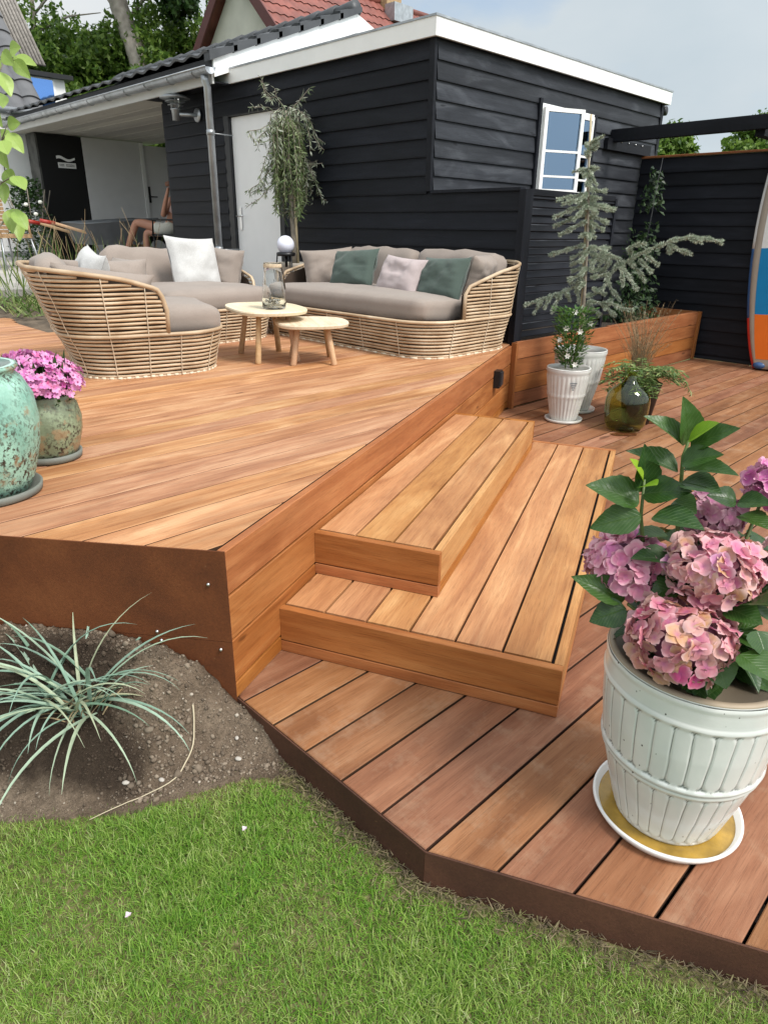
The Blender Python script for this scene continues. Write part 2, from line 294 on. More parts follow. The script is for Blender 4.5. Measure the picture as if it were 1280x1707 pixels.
# ------------------------------------------------------------------ mesh helpers
class MB:
    def __init__(s): s.V = []; s.F = []; s.S = []
    def add(s, V, F, smooth=True):
        o = len(s.V); s.V += [tuple(v) for v in V]; s.F += [tuple(i+o for i in f) for f in F]; s.S += [smooth]*len(F); return s
    def box(s, a, b):
        (x0, y0, z0), (x1, y1, z1) = a, b
        return s.add([(x0, y0, z0), (x1, y0, z0), (x1, y1, z0), (x0, y1, z0), (x0, y0, z1), (x1, y0, z1), (x1, y1, z1), (x0, y1, z1)],
                     [(0, 3, 2, 1), (4, 5, 6, 7), (0, 1, 5, 4), (1, 2, 6, 5), (2, 3, 7, 6), (3, 0, 4, 7)], False)
    def prism(s, poly, z0, z1, ch=0.):
        n = len(poly); V = [(x, y, z0) for x, y in poly]
        if ch:
            cx = sum(p[0] for p in poly)/n; cy = sum(p[1] for p in poly)/n
            ins = inset(poly, ch)
            V += [(x, y, z1-ch) for x, y in poly]+[(x, y, z1) for x, y in ins]; rings = 3
        else: V += [(x, y, z1) for x, y in poly]; rings = 2
        F = [tuple(range(n-1, -1, -1)), tuple(range((rings-1)*n, rings*n))]
        for k in range(rings-1):
            for i in range(n): j = (i+1) % n; F.append((k*n+i, k*n+j, (k+1)*n+j, (k+1)*n+i))
        return s.add(V, F, False)
    def tube(s, pts, r, k=6, cap=True, closed=False):
        P = [Vector(p) for p in pts]; n = len(P); rr = r if hasattr(r, '__len__') else [r]*n
        up = Vector((0, 0, 1)); V = []; prev = None
        for i in range(n):
            if closed: t = P[(i+1) % n]-P[i-1]
            else: t = P[min(i+1, n-1)]-P[max(i-1, 0)]
            if t.length < 1e-9: t = Vector((0, 0, 1))
            t.normalize()
            if prev is None:
                a = t.cross(up)
                if a.length < .1: a = t.cross(Vector((1, 0, 0)))
            else:
                a = prev-t*prev.dot(t)
                if a.length < 1e-5: a = t.cross(up)
            a.normalize(); b = t.cross(a); prev = a
            for j in range(k):
                q = 2*pi*j/k; V.append(P[i]+(a*cos(q)+b*sin(q))*rr[i])
        F = []
        for i in range(n if closed else n-1):
            i2 = (i+1) % n
            for j in range(k): F.append((i*k+j, i*k+(j+1) % k, i2*k+(j+1) % k, i2*k+j))
        if cap and not closed: F += [tuple(range(k-1, -1, -1)), tuple(range((n-1)*k, n*k))]
        return s.add(V, F)
    def lathe(s, prof, k=32, c=(0, 0, 0), mod=None, close=False):
        V = []
        for i, (r, z) in enumerate(prof):
            for j in range(k):
                q = 2*pi*j/k; rr = r+(mod(q, z, i) if mod else 0); V.append((c[0]+rr*cos(q), c[1]+rr*sin(q), c[2]+z))
        F = []
        for i in range(len(prof)-1):
            for j in range(k): F.append((i*k+j, i*k+(j+1) % k, (i+1)*k+(j+1) % k, (i+1)*k+j))
        if prof[0][0] > 1e-4: F.append(tuple(range(k-1, -1, -1)))
        if prof[-1][0] > 1e-4 and not close: F.append(tuple(range((len(prof)-1)*k, len(prof)*k)))
        return s.add(V, F)
    def sphere(s, c, r, seg=16, rings=10, sq=(1, 1, 1)):
        pr = [(max(1e-5, sin(pi*i/rings)), -cos(pi*i/rings)) for i in range(rings+1)]; V = []; F = []
        for a, z in pr:
            for j in range(seg): q = 2*pi*j/seg; V.append((c[0]+r*sq[0]*a*cos(q), c[1]+r*sq[1]*a*sin(q), c[2]+r*sq[2]*z))
        for i in range(rings):
            for j in range(seg): F.append((i*seg+j, i*seg+(j+1) % seg, (i+1)*seg+(j+1) % seg, (i+1)*seg+j))
        return s.add(V, F)
    def leafq(s, b, t, wd, nrm, fold=.12):
        b = Vector(b); t = Vector(t); d = t-b; side = d.cross(nrm)
        if side.length < 1e-6: side = d.cross(Vector((.3, .5, .8)))
        side.normalize(); up = side.cross(d).normalized(); m = b+d*.45; h = wd*.5
        return s.add([b, m+side*h+up*h*fold*3, t, m-side*h+up*h*fold*3, m], [(0, 1, 4), (1, 2, 4), (2, 3, 4), (3, 0, 4)])
    def mesh(s, name):
        me = bpy.data.meshes.new(name); me.from_pydata(s.V, [], s.F); me.polygons.foreach_set('use_smooth', s.S); me.update(); return me

def inset(poly, d):
    n = len(poly); out = []
    for i in range(n):
        p0, p1, p2 = Vector(poly[i-1]), Vector(poly[i]), Vector(poly[(i+1) % n])
        e1 = (p1-p0).normalized(); e2 = (p2-p1).normalized(); n1 = Vector((-e1.y, e1.x)); n2 = Vector((-e2.y, e2.x))
        b = n1+n2; L2 = b.length_squared
        out.append(tuple(p1+b*(2*d/L2)) if L2 > .3 else tuple(p1+n1*d))
    return out

def clip(poly, a, b, c):          # keep a*x+b*y<=c
    out = []
    for i in range(len(poly)):
        p, q = poly[i], poly[(i+1) % len(poly)]; fp = a*p[0]+b*p[1]-c; fq = a*q[0]+b*q[1]-c
        if fp <= 0: out.append(p)
        if (fp < 0 < fq) or (fq < 0 < fp): t = fp/(fp-fq); out.append((p[0]+t*(q[0]-p[0]), p[1]+t*(q[1]-p[1])))
    return out

def link(name, data, mat=None, parent=None, loc=(0, 0, 0), rot=None, scale=None):
    o = bpy.data.objects.new(name, data); COL.objects.link(o); o.location = loc
    if rot is not None: o.rotation_euler = rot
    if scale is not None: o.scale = scale
    if parent: o.parent = parent
    if mat and data is not None and not data.materials: data.materials.append(mat)
    return o
def part(name, mb, mat, parent=None, loc=(0, 0, 0), rot=None, label=None, kind=None):
    o = link(name, mb.mesh(name) if isinstance(mb, MB) else mb, mat, parent, loc, rot)
    if label: o['label'] = label
    if kind: o['kind'] = kind
    return o
def tag(o, label, cat, group=None, kind=None):
    if label: o['label'] = label
    if cat: o['category'] = cat
    if group: o['group'] = group
    if kind: o['kind'] = kind
    return o
def thing(name, label, cat, loc=(0, 0, 0), rz=0, group=None):
    o = bpy.data.objects.new(name, None); COL.objects.link(o); o.location = loc; o.rotation_euler = (0, 0, rz)
    o.empty_display_size = .1; return tag(o, label, cat, group)
def struct(name, mb, mat, loc=(0, 0, 0)):
    return tag(part(name, mb, mat, None, loc), None, None, kind='structure')
def npmesh(name, V, F):
    me = bpy.data.meshes.new(name); V = np.asarray(V, np.float32); F = np.asarray(F, np.int32); k = F.shape[1]
    me.vertices.add(len(V)); me.vertices.foreach_set('co', V.ravel()); me.loops.add(F.size); me.loops.foreach_set('vertex_index', F.ravel())
    me.polygons.add(len(F)); me.polygons.foreach_set('loop_start', np.arange(len(F), dtype=np.int32)*k)
    try: me.polygons.foreach_set('loop_total', np.full(len(F), k, np.int32))
    except Exception: pass
    me.update(calc_edges=True); return me

_bc = {}
def bar(name, p0, p1, wd, th, up, mat, parent, base=(0, 0, 0), ch=.002, joff=0.):
    """a board from p0 to p1 (centre line), width wd across, thickness th along up; own local frame with X along its length"""
    p0 = Vector(p0); p1 = Vector(p1); x = (p1-p0); Ln = x.length; x.normalize(); z = Vector(up); z = (z-x*z.dot(x)).normalized(); y = z.cross(x)
    key = (round(Ln, 3), round(wd, 4), round(th, 4), ch, mat.name)
    if key not in _bc:
        a, b, c = Ln/2, wd/2, th/2
        sec = [(-b+ch, -c), (b-ch, -c), (b, -c+ch), (b, c-ch), (b-ch, c), (-b+ch, c), (-b, c-ch), (-b, -c+ch)]
        V = [(-a, u, v) for u, v in sec]+[(a, u, v) for u, v in sec]
        F = [tuple(range(7, -1, -1)), tuple(range(8, 16))]+[(i, (i+1) % 8, 8+(i+1) % 8, 8+i) for i in range(8)]
        me = MB().add(V, F, False).mesh(name); me.materials.append(mat); _bc[key] = me
    m = Matrix((x, y, z)).transposed().to_4x4(); m.translation = (p0+p1)/2-Vector(base)
    o = bpy.data.objects.new(name, _bc[key]); COL.objects.link(o); o.matrix_basis = m
    if parent: o.parent = parent
    return o
def fan(name, poly, z0, z1, mat, parent, base, ch=.0025):
    """clipped deck board: polygon in world xy, own origin at its centroid"""
    ar = sum(poly[i][0]*poly[(i+1) % len(poly)][1]-poly[(i+1) % len(poly)][0]*poly[i][1] for i in range(len(poly)))
    if abs(ar) < .004: return None
    if ar < 0: poly = poly[::-1]
    q = []
    for p in poly:
        if not q or hypot(p[0]-q[-1][0], p[1]-q[-1][1]) > .004: q.append(p)
    if hypot(q[0][0]-q[-1][0], q[0][1]-q[-1][1]) < .004: q.pop()
    if len(q) < 3: return None
    cx = sum(p[0] for p in q)/len(q); cy = sum(p[1] for p in q)/len(q); zc = (z0+z1)/2
    mb = MB().prism([(x-cx, y-cy) for x, y in q], z0-zc, z1-zc, ch)
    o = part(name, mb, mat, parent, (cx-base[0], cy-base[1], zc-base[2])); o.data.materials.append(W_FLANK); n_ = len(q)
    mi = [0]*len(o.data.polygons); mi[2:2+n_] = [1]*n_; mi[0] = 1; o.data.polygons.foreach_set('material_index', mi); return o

U = .505                      # upper deck level
X0 = 4.72                     # shed left wall plane (faces -X)
Y0 = 4.25                     # shed right wall plane (faces -Y)
TH = radians(24.25); TX, TY = cos(TH), sin(TH); NX, NY = sin(TH), -cos(TH)
C0 = (.897, 1.533)
def fx(t, n): return (C0[0]+t*TX+n*NX, C0[1]+t*TY+n*NY)

# ------------------------------------------------------------------ ground, lawn, soil, terrace
g = MB(); g.add([(-900, -900, -.16), (900, -900, -.16), (900, 900, -.16), (-900, 900, -.16)], [(0, 1, 2, 3)])
n = NT('far_ground_grass'); f = n.noise(n.tex(), .6, 6); M_FARG = n.fin(n.ramp(f, [(.3, (.05, .09, .025)), (.7, (.10, .14, .045))]), .9)
struct('ground', g, M_FARG)
EDGE = [(-.6, 2.45), (-.1, 1.95), (.25, 1.64), (.48, 1.465), (.62, 1.405), (.78, 1.345), (.905, 1.24)]   # lawn / soil border
def edge_y(x):
    return edge_y0(x)+.018*noise.noise((x*11, 3.3, 0))+.010*noise.noise((x*37, 8.1, 0))
def edge_y0(x):
    for a, b in zip(EDGE, EDGE[1:]):
        if x <= b[0]: return a[1]+(b[1]-a[1])*(x-a[0])/(b[0]-a[0])
    return EDGE[-1][1]
DE = [(.9, 1.535), (.9, .749), (1.224, .10), (1.95, -1.35)]    # outer corner line of the lower deck
def deck_x(y):
    if y > DE[1][1]: return .9
    return .9+(DE[1][1]-y)*(DE[2][0]-DE[1][0])/(DE[1][1]-DE[2][1])
def panel_h(s):
    T = [(-.2, .0), (0, .0), (.05, .07), (.115, .13), (.2, .17), (.32, .198), (.63, .207), (2, .2)]
    for a, b in zip(T, T[1:]):
        if s <= b[0]: return a[1]+(b[1]-a[1])*(s-a[0])/(b[0]-a[0])
    return .2
def soil_z(x, y):
    s = (x-.895)*-.615+(y-1.53)*.788; d = -((x-.895)*.788+(y-1.53)*.615)   # along / in front of the rusty panel
    de = max(0, (y-edge_y(x))*.75); dp = max(0, d)
    t = de/(de+dp+1e-4); t = t*t*(3-2*t)
    h = -.10+(panel_h(s)+.10)*min(1, t*1.05)
    if d < 0: h -= .06
    k = min(1, de/.06)
    h += k*(.022*noise.noise((x*5, y*5, 1))+.014*noise.noise((x*17, y*17, 4))+.010*noise.noise((x*45, y*45, 7))+.006*noise.noise((x*95, y*95, 3)))
    return h
nx_, ny_ = 190, 190; V = []; F = []
xs = [-.7+1.62*i/nx_ for i in range(nx_+1)]; ys = [1.16+1.6*j/ny_ for j in range(ny_+1)]
for y in ys:
    for x in xs:
        V.append((x, y, soil_z(x, y) if y > edge_y(x)-.02 else -.125))
for j in range(ny_):
    for i in range(nx_):
        a = j*(nx_+1)+i; F.append((a, a+1, a+nx_+2, a+nx_+1))
n = NT('garden_soil'); v = n.tex(); f = n.noise(v, 3.2, 6, .6); f2 = n.noise(v, 45., 6, .7)
c = n.ramp(f, [(.3, (.105, .076, .052)), (.52, (.165, .122, .086)), (.7, (.235, .18, .13))]); c = n.mix(.5, c, n.ramp(f2, [(.3, (.25, .25, .25)), (.7, (.75, .75, .75))]), 'OVERLAY')
gx = n.n('ShaderNodeVectorMath', {0: v, 1: (.40, 1.75, .08)}, operation='DISTANCE').outputs['Value']
gx = n.math('ADD', gx, n.math('MULTIPLY', n.math('SUBTRACT', f, .5), .55))
c = n.mix(n.ramp(gx, [(.21, (.92, .92, .92)), (.31, (0, 0, 0))]), c, (.040, .028, .020))   # freshly watered soil round the plant
f3 = n.noise(v, 160., 5, .75); c = n.mix(.45, c, n.ramp(f3, [(.35, (.22, .22, .22)), (.65, (.78, .78, .78))]), 'OVERLAY'); n.bump(n.math('ADD', f2, n.math('MULTIPLY', f3, .6)), 1., .015); M_SOIL = n.fin(c, .95, 0, .15)
struct('soil', MB().add(V, F), M_SOIL)
# lawn sheet
V = []; F = []; nn_ = 70
for j in range(nn_+1):
    for i in range(nn_+1):
        x = -3+4.9*i/nn_; y = -2.2+5.*j/nn_; V.append((x, y, -.108+.008*noise.noise((x*3, y*3, 0))))
for j in range(nn_):
    for i in range(nn_):
        a = j*(nn_+1)+i; F.append((a, a+1, a+nn_+2, a+nn_+1))
n = NT('lawn_thatch'); v = n.tex(); f = n.noise(v, 60., 5, .7); f2 = n.noise(v, 4., 4)
c = n.ramp(f, [(.3, (.045, .045, .018)), (.55, (.13, .12, .05)), (.75, (.27, .23, .13))]); n.bump(f, .6, .01); M_THATCH = n.fin(c, .95, 0, .1)
struct('lawn', MB().add(V, F), M_THATCH)
# grass blades
def blades(N, x0, x1, y0, y1, lmin, lmax, wmin, wmax, name, label):
    x = np.random.uniform(x0, x1, N); y = np.random.uniform(y0, y1, N)
    ey = np.interp(x, [e[0] for e in EDGE], [e[1] for e in EDGE]); dx = np.where(y > DE[1][1], .9, .9+(DE[1][1]-y)*(DE[2][0]-DE[1][0])/(DE[1][1]-DE[2][1]))
    jit = np.random.normal(0, .016, N)+.5*np.abs(np.random.normal(0,.02,N))*(np.random.random(N)<.25)+np.array([.018*noise.noise((a*11, 3.3, 0))+.010*noise.noise((a*37, 8.1, 0)) for a in x]); keep = (y < ey+jit-.005) & (x < dx-.006-np.abs(np.random.normal(0, .018, N))) ; x = x[keep]; y = y[keep]; N = len(x)
    pat = np.array([noise.noise((a*5, b*5, 2.)) for a, b in zip(x, y)]); pat2 = np.array([noise.noise((a*17, b*17, 5.)) for a, b in zip(x, y)])
    near = np.clip((dx[keep]-x)/.10, .35, 1)*np.clip((ey[keep]-y)/.07, .55, 1)
    ln = np.random.uniform(lmin, lmax, N)*(1+.35*pat+.3*pat2)*near; wd = np.random.uniform(wmin, wmax, N)
    hd = np.random.uniform(0, 2*pi, N)+1.2*pat2; le = np.abs(np.random.normal(.75, .35, N)); z0 = np.full(N, -.112)
    dxv, dyv = np.cos(hd), np.sin(hd); sx, sy = -dyv*wd/2, dxv*wd/2
    def P(t, k): r = ln*t*np.sin(le*(.5+.9*t)); h = ln*t*np.cos(le*(.5+.9*t)); return np.stack([x+dxv*r+sx*k, y+dyv*r+sy*k, z0+h], 1)
    V = np.stack([P(0, 1), P(0, -1), P(.55, .8), P(.55, -.8), P(1., .05), P(1., -.05)], 1).reshape(-1, 3)
    b = np.arange(N)*6; F = np.stack([np.stack([b, b+1, b+3, b+2], 1), np.stack([b+2, b+3, b+5, b+4], 1)], 1).reshape(-1, 4)
    o = link(name, npmesh(name, V, F), L_GRASS); return tag(o, label, 'grass', kind='stuff')
blades(330000, -.35, 1.75, -.75, 1.8, .020, .042, .0011, .0024, 'lawn_grass', 'short mown green lawn grass in front of the low deck edge')
blades(26000, -2.6, -.35, -1.8, 2.6, .03, .05, .003, .006, 'lawn_grass', 'short green lawn grass further out to the left of the deck')
# dry litter along the steel edging and the soil border
N_ = 2300; t_r = np.random.random(N_); sel = np.random.random(N_) < .7
yy = np.where(t_r < .3, .75+.55*t_r/.3, .75-1.6*(t_r-.3)/.7); xx = np.where(yy > DE[1][1], .9, .9+(DE[1][1]-yy)*(DE[2][0]-DE[1][0])/(DE[1][1]-DE[2][1]))-np.abs(np.random.normal(.0, .024, N_))*(.5+1.2*np.abs(np.sin(yy*9+2*np.sin(yy*23))))
hd = np.random.uniform(0, 2*pi, N_); ln = np.random.uniform(.008, .03, N_); wd = np.random.uniform(.0007, .002, N_); zz_ = np.random.uniform(-.106, -.09, N_); tilt = np.random.uniform(-.2, .5, N_)
ax_ = np.stack([np.cos(hd)*ln, np.sin(hd)*ln, np.sin(tilt)*ln], 1); sd_ = np.stack([-np.sin(hd)*wd, np.cos(hd)*wd, wd*0], 1); P_ = np.stack([xx, yy, zz_], 1)
Vl = np.stack([P_+sd_, P_-sd_, P_+ax_-sd_*.4, P_+ax_+sd_*.4], 1).reshape(-1, 3); kk = np.arange(N_)*4
tag(link('dry_litter', npmesh('dry_litter', Vl, np.stack([kk, kk+1, kk+2, kk+3], 1)), m_leaf('dry_litter_straw', [(.05, .038, .022), (.10, .075, .045), (.21, .165, .095), (.12, .13, .04)], .8, .1)), 'dry straw litter on the lawn along the rusted deck edging', 'litter', kind='stuff')
# soil clods
ico = bmesh.new(); bmesh.ops.create_icosphere(ico, subdivisions=1, radius=1); iv = np.array([v.co[:] for v in ico.verts]); ico.verts.index_update(); ifc = np.array([[v.index for v in f.verts] for f in ico.faces]); ico.free()
V = []; F = []; o_ = 0
for k in range(34000):
    x = R(-.3, .9); y = R(1.2, 2.6)
    if y < edge_y(x)+.0: continue
    s = (x-.895)*.788+(y-1.53)*.615
    if s > -.01: continue
    big = noise.noise((x*4, y*4, 9)); r = min(.012, .0009+random.expovariate(1/.0015))*(1+.8*max(-.6, big+.7*(x-.4)))
    v = iv*(np.random.uniform(.55, 1.3, (len(iv), 1)))*np.random.uniform(.7, 1.2, 3)*r+np.array([x, y, soil_z(x, y)+r*.25]); V.append(v); F.append(ifc+o_); o_ += len(iv)
n = NT('dry_clod'); c = n.ramp(n.isl(), [(0, (.10, .076, .056)), (.5, (.18, .14, .104)), (.97, (.26, .21, .16)), (1, (.42, .37, .31))]); vv = n.tex(); gx = n.n('ShaderNodeVectorMath', {0: vv, 1: (.40, 1.75, .08)}, operation='DISTANCE').outputs['Value']; gx = n.math('ADD', gx, n.math('MULTIPLY', n.math('SUBTRACT', n.noise(vv, 3.2, 6, .6), .5), .55)); c = n.mix(n.ramp(gx, [(.21, (.85, .85, .85)), (.31, (0, 0, 0))]), c, (.045, .032, .023)); n.bump(n.noise(vv, 200., 4), .6, .003); M_CLOD = n.fin(c, .95, 0, .15)
tag(link('soil_clods', npmesh('soil_clods', np.concatenate(V), np.concatenate(F)), M_CLOD), 'loose dry clods and small stones on the garden soil', 'soil', kind='stuff')

# terrace behind, soil bed between deck and terrace
tv = [(-3, 8.9, .70), (X0-.02, 8.0, .70), (X0-.02, 13.3, .83), (-3, 13.3, .83)]
t_ = MB(); t_.add(tv+[(x, y, -.1) for x, y, z in tv], [(0, 1, 2, 3), (0, 4, 5, 1)], False)
struct('terrace', t_, m_plain('pale_paving', (.36, .34, .31), .85, var=.2, sc=2, bump=.3))
b_ = MB(); V = []; F = []; m_ = 40
for j in range(m_+1):
    for i in range(m_+1):
        x = 1.2+3.5*i/m_; y = 6.1+2.85*j/m_; V.append((x, y, U-.06+.26*max(0, (y-6.9)/2.)+.03*noise.noise((x*4, y*4, 0))))
for j in range(m_):
    for i in range(m_): a = j*(m_+1)+i; F.append((a, a+1, a+m_+2, a+m_+1))
struct('bed_soil', MB().add(V, F), m_plain('bed_soil_dark', (.10, .075, .052), .95, var=.5, sc=8, bump=.8))

# ------------------------------------------------------------------ lower deck
LB = (1.5, 0, 0)
low = thing('lower_deck', 'low weathered reddish wood deck with dark rusted edging beside the lawn', 'deck', LB)
pit = .1516; y = .1447+.0026
ylo = y-10*pit
for k in range(-11, 21):
    a = y+k*pit+R(-.0012, .0012); b = a+pit-.0075
    if a > 3.19: break
    b = min(b, 3.186)
    poly = [(.5, a), (8.33, a), (8.33, b), (.5, b)]
    if b <= DE[1][1]+1e-3: pass
    def lim(yy): return deck_x(yy)+.006
    pl = []
    if a < DE[1][1] < b: poly = [(lim(a), a), (8.33, a), (8.33, b), (lim(b), b), (lim(DE[1][1]), DE[1][1])]
    else: poly = [(lim(a), a), (8.33, a), (8.33, b), (lim(b), b)]
    if b > C0[1]+.01:      # cut by the upper deck face
        c = NX*C0[0]+NY*C0[1]-.03; poly = clip(poly, -NX, -NY, -c)
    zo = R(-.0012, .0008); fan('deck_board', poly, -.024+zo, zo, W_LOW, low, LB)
jo = MB()
for i in range(14): jo.box((1.3+i*.5-LB[0], -1.45, -.10), (1.36+i*.5-LB[0], 3.0 if i > 7 else 1.4, -.027))
part('joists', jo, M_DARK_BROWN, low)
un = MB(); un.add([(DE[0][0]+.01-LB[0], 1.53, -.104), (DE[1][0]+.01-LB[0], DE[1][1], -.104), (DE[3][0]+.01-LB[0], DE[3][1], -.104), (8.35-LB[0], DE[3][1], -.104), (8.35-LB[0], 3.19, -.104), (4.6-LB[0], 3.19, -.104)], [(0, 1, 2, 3, 4, 5)]); part('deck_underside', un, M_BLK, low)
for (p, q) in ((DE[0], DE[1]), (DE[1], DE[3])):
    p3 = Vector((p[0], p[1], -.055)); q3 = Vector((q[0], q[1], -.055)); d = (q3-p3).normalized(); nrm = Vector((-abs(d.y), -abs(d.x) if d.x else 0, 0))
    nrm = Vector((d.y, -d.x, 0)); 
    bar('steel_edging', p3+d*.0, q3, .112, .005, nrm, M_CORTD, low, LB, ch=.001)

# ------------------------------------------------------------------ upper deck
UB = (2.2, 3.0, 0)
upd = thing('upper_deck', 'raised orange brown hardwood deck carrying the wicker lounge set', 'deck', UB)
ft = .028
A1 = fx(0, -ft-.006)
pd = (-.615, .788)
left_end = (C0[0]+pd[0]*2.6, C0[1]+pd[1]*2.6)
ya = 1.727-.148*3
for k in range(0, 52):
    a = ya+k*.149; b = a+.1424
    x0, x1 = -1.2, X0-.003
    poly = [(x0, a), (x1, a), (x1, b), (x0, b)]
    c = NX*A1[0]+NY*A1[1]; poly = clip(poly, NX, NY, c)                      # behind the fascia seam
    c2 = .788*(C0[0]+.006*.788)+.615*(C0[1]+.006*.615); poly = clip(poly, -.788, -.615, -c2) if poly else []
    if not poly: continue
    if a > 6.15:                                                             # bed cut-out on the right
        r = {0: 2.1}; lim2 = 2.10 if a < 6.9 else 2.10+(a-6.9)*.21
        poly = clip(poly, 1, 0, lim2+.02)
    poly = clip(poly, -1, 0, -(-.75+(0 if a < 4 else 0)))
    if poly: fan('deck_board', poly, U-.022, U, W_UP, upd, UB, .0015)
sub = MB(); pl = [fx(.03, -.05), fx(4.05, -.05), (X0-.05, 3.3), (X0-.05, 6.2), (2.0, 6.2), (2.4, 9.0), (-.7, 9.0), (-.7, left_end[1]+.1)]
sub.prism([(x-UB[0], y-UB[1]) for x, y in pl], -.1, U-.024); part('deck_substructure', sub, M_BLK, upd)
LEN = 4.08
def fb(z0, z1, t0, t1, n, mat, name, parent, base, along=True):
    """riser board parallel to the step direction: outer face at offset n"""
    zc = (z0+z1)/2; p = fx(t0, n-ft/2); q = fx(t1, n-ft/2)
    return bar(name, (*p, zc), (*q, zc), z1-z0, ft, (NX, NY, 0), mat, parent, base)
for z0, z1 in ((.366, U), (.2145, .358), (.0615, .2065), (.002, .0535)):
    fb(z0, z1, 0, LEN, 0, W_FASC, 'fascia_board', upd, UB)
# rusty steel front
for z0, z1, o in ((.207, U+.002, .004), (-.12, .2055, .002)):
    p = Vector((C0[0]-.0, C0[1], (z0+z1)/2)); q = Vector((left_end[0], left_end[1], (z0+z1)/2)); nr = Vector((-.788, -.615, 0))
    bar('steel_panel', p+nr*o*.5, q+nr*o*.5, z1-z0, .004, nr, M_CORT, upd, UB, ch=.0008)
for s_, z in ((.055, .40), (.23, .225), (.22, .195), (.035, .18)):
    bo = MB(); bo.sphere((C0[0]+pd[0]*s_-.788*.007-UB[0], C0[1]+pd[1]*s_-.615*.007-UB[1], z), .006, 8, 6); part('bolt', bo, M_STEEL, upd)
# power socket on the fascia
sk = fx(3.50, .024); s0 = thing('outdoor_socket', 'small black outdoor socket box on the deck face near the planter', 'socket', (*sk, .35), TH)
bx = MB(); bx.box((-.045, -.022, -.062), (.045, .022, .062)); part('socket_box', bx, M_METB, s0)
bx = MB(); bx.box((-.038, -.034, -.045), (.038, -.0225, .052)); part('socket_lid', bx, M_BLACKP, s0)

# ------------------------------------------------------------------ steps
def step(name, label, t0, t1, dep, z0, z1, split, nb):
    base = (*fx((t0+t1)/2, dep/2), z0); st = thing(name, label, 'step', base)
    th = .021; zt = z1
    pw = (dep-ft-.004-.004)/nb
    for k in range(nb):
        n0 = .004+k*pw; zc = zt-th/2
        p = fx(t0+ft+.008, n0+pw/2-.0025); q = fx(t1-.005, n0+pw/2-.0025)
        if name == 'lower_step' and k < 3 and False: pass
        bar('tread_board', (*p, zc), (*q, zc), pw-.0085, th, (0, 0, 1), W_STEP, st, base)
    for a, b in ((split+.004, z1), (z0+.001, split)):
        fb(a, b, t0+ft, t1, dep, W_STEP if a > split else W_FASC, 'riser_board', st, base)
        p = fx(t0+ft/2, .001); q = fx(t0+ft/2, dep); zc = (a+b)/2
        bar('end_board', (*p, zc), (*q, zc), b-a, ft, (-TX, -TY, 0), W_FASC, st, base)
        p = fx(t1-ft/2+.03, .001); q = fx(t1-ft/2+.03, dep)
        bar('end_board', (*p, zc), (*q, zc), b-a, ft, (TX, TY, 0), W_FASC, st, base)
    s = MB(); pl = [fx(t0+ft+.002, .002), fx(t1-.01, .002), fx(t1-.01, dep-ft-.002), fx(t0+ft+.002, dep-ft-.002)]
    s.prism([(x-base[0], y-base[1]) for x, y in pl][::-1], .002, z1-z0-th-.001); part('step_frame', s, M_BLK, st)
step('lower_step', 'wide lower wooden step with six tread boards resting on the low deck', .28, 2.60, .935, 0, .17, .042, 6)
step('upper_step', 'narrow upper wooden step of three tread boards against the deck face', .55, 2.42, .472, .17, .337, .212, 3)

# ------------------------------------------------------------------ planter box
PB = (6.4, 3.2, 0)
pln = thing('planter_box', 'long brown plank planter box below the black slatted screen', 'planter', PB)
for z0, z1 in ((.395, .532), (.258, .390), (.121, .253), (.003, .116)):
    bar('planter_board', (X0-.06, 3.205, (z0+z1)/2), (8.20, 3.205, (z0+z1)/2), z1-z0, .028, (0, -1, 0), W_PLAN, pln, PB)
bar('corner_post', (4.625, 3.185, .002), (4.625, 3.185, .53), .03, .05, (0, -1, 0), W_PLAN, pln, PB)
bar('corner_post', (8.235, 3.20, .002), (8.235, 3.20, .534), .062, .05, (0, -1, 0), W_PLAN, pln, PB)
bar('planter_board', (8.262, 3.24, .46), (8.262, 4.2, .46), .145, .028, (1, 0, 0), W_PLAN, pln, PB)
bar('capping_board', (6.2, 3.238, .522), (8.2, 3.238, .522), .034, .02, (0, 0, 1), W_PLAN, pln, PB)
so_ = MB(); so_.box((X0+.02-PB[0], .055, .01), (1.82, 1.03, .43)); part('planter_soil', so_, M_SOILP, pln)

# ------------------------------------------------------------------ shed
SB = (X0, Y0, 0)
shed = thing('garden_shed', 'black weatherboarded garden shed with white fascia and tiled carport wing', 'shed', SB)
_sid = {}
def siding(name, p0, p1, z0, z1, out, parent, base, mat=W_BLACK):
    """one lapped weatherboard, local X along its length"""
    p0 = Vector((*p0, z0)); p1 = Vector((*p1, z0)); x = p1-p0; Ln = x.length; x.normalize(); y = Vector((*out, 0)); h = z1-z0
    zv = Vector((0, 0, 1)); sgn = 1 if x.cross(y).z > 0 else -1
    if sgn < 0: p0, p1 = p1, p0; x = -x
    key = (round(Ln, 3), round(h, 4), mat.name)
    if key not in _sid:
        sec = [(0, 0), (.030, .0), (.030, .012), (.012, h+.012), (0, h+.012)]
        V = [(-Ln/2, u, v) for u, v in sec]+[(Ln/2, u, v) for u, v in sec]; k = 5
        F = [tuple(range(k)), tuple(range(2*k-1, k-1, -1))]+[(i, k+i, k+(i+1) % k, (i+1) % k) for i in range(k)]
        me = MB().add(V, F, False).mesh(name); me.materials.append(mat); _sid[key] = me
    m = Matrix((x, y, zv)).transposed().to_4x4(); m.translation = (p0+p1)/2-Vector(base)
    o = bpy.data.objects.new(name, _sid[key]); COL.objects.link(o); o.matrix_basis = m; o.parent = parent; return o
zs = [2.745-.1385*k for k in range(0, 30)]
OUTL = (-1, 0); OUTR = (0, -1)
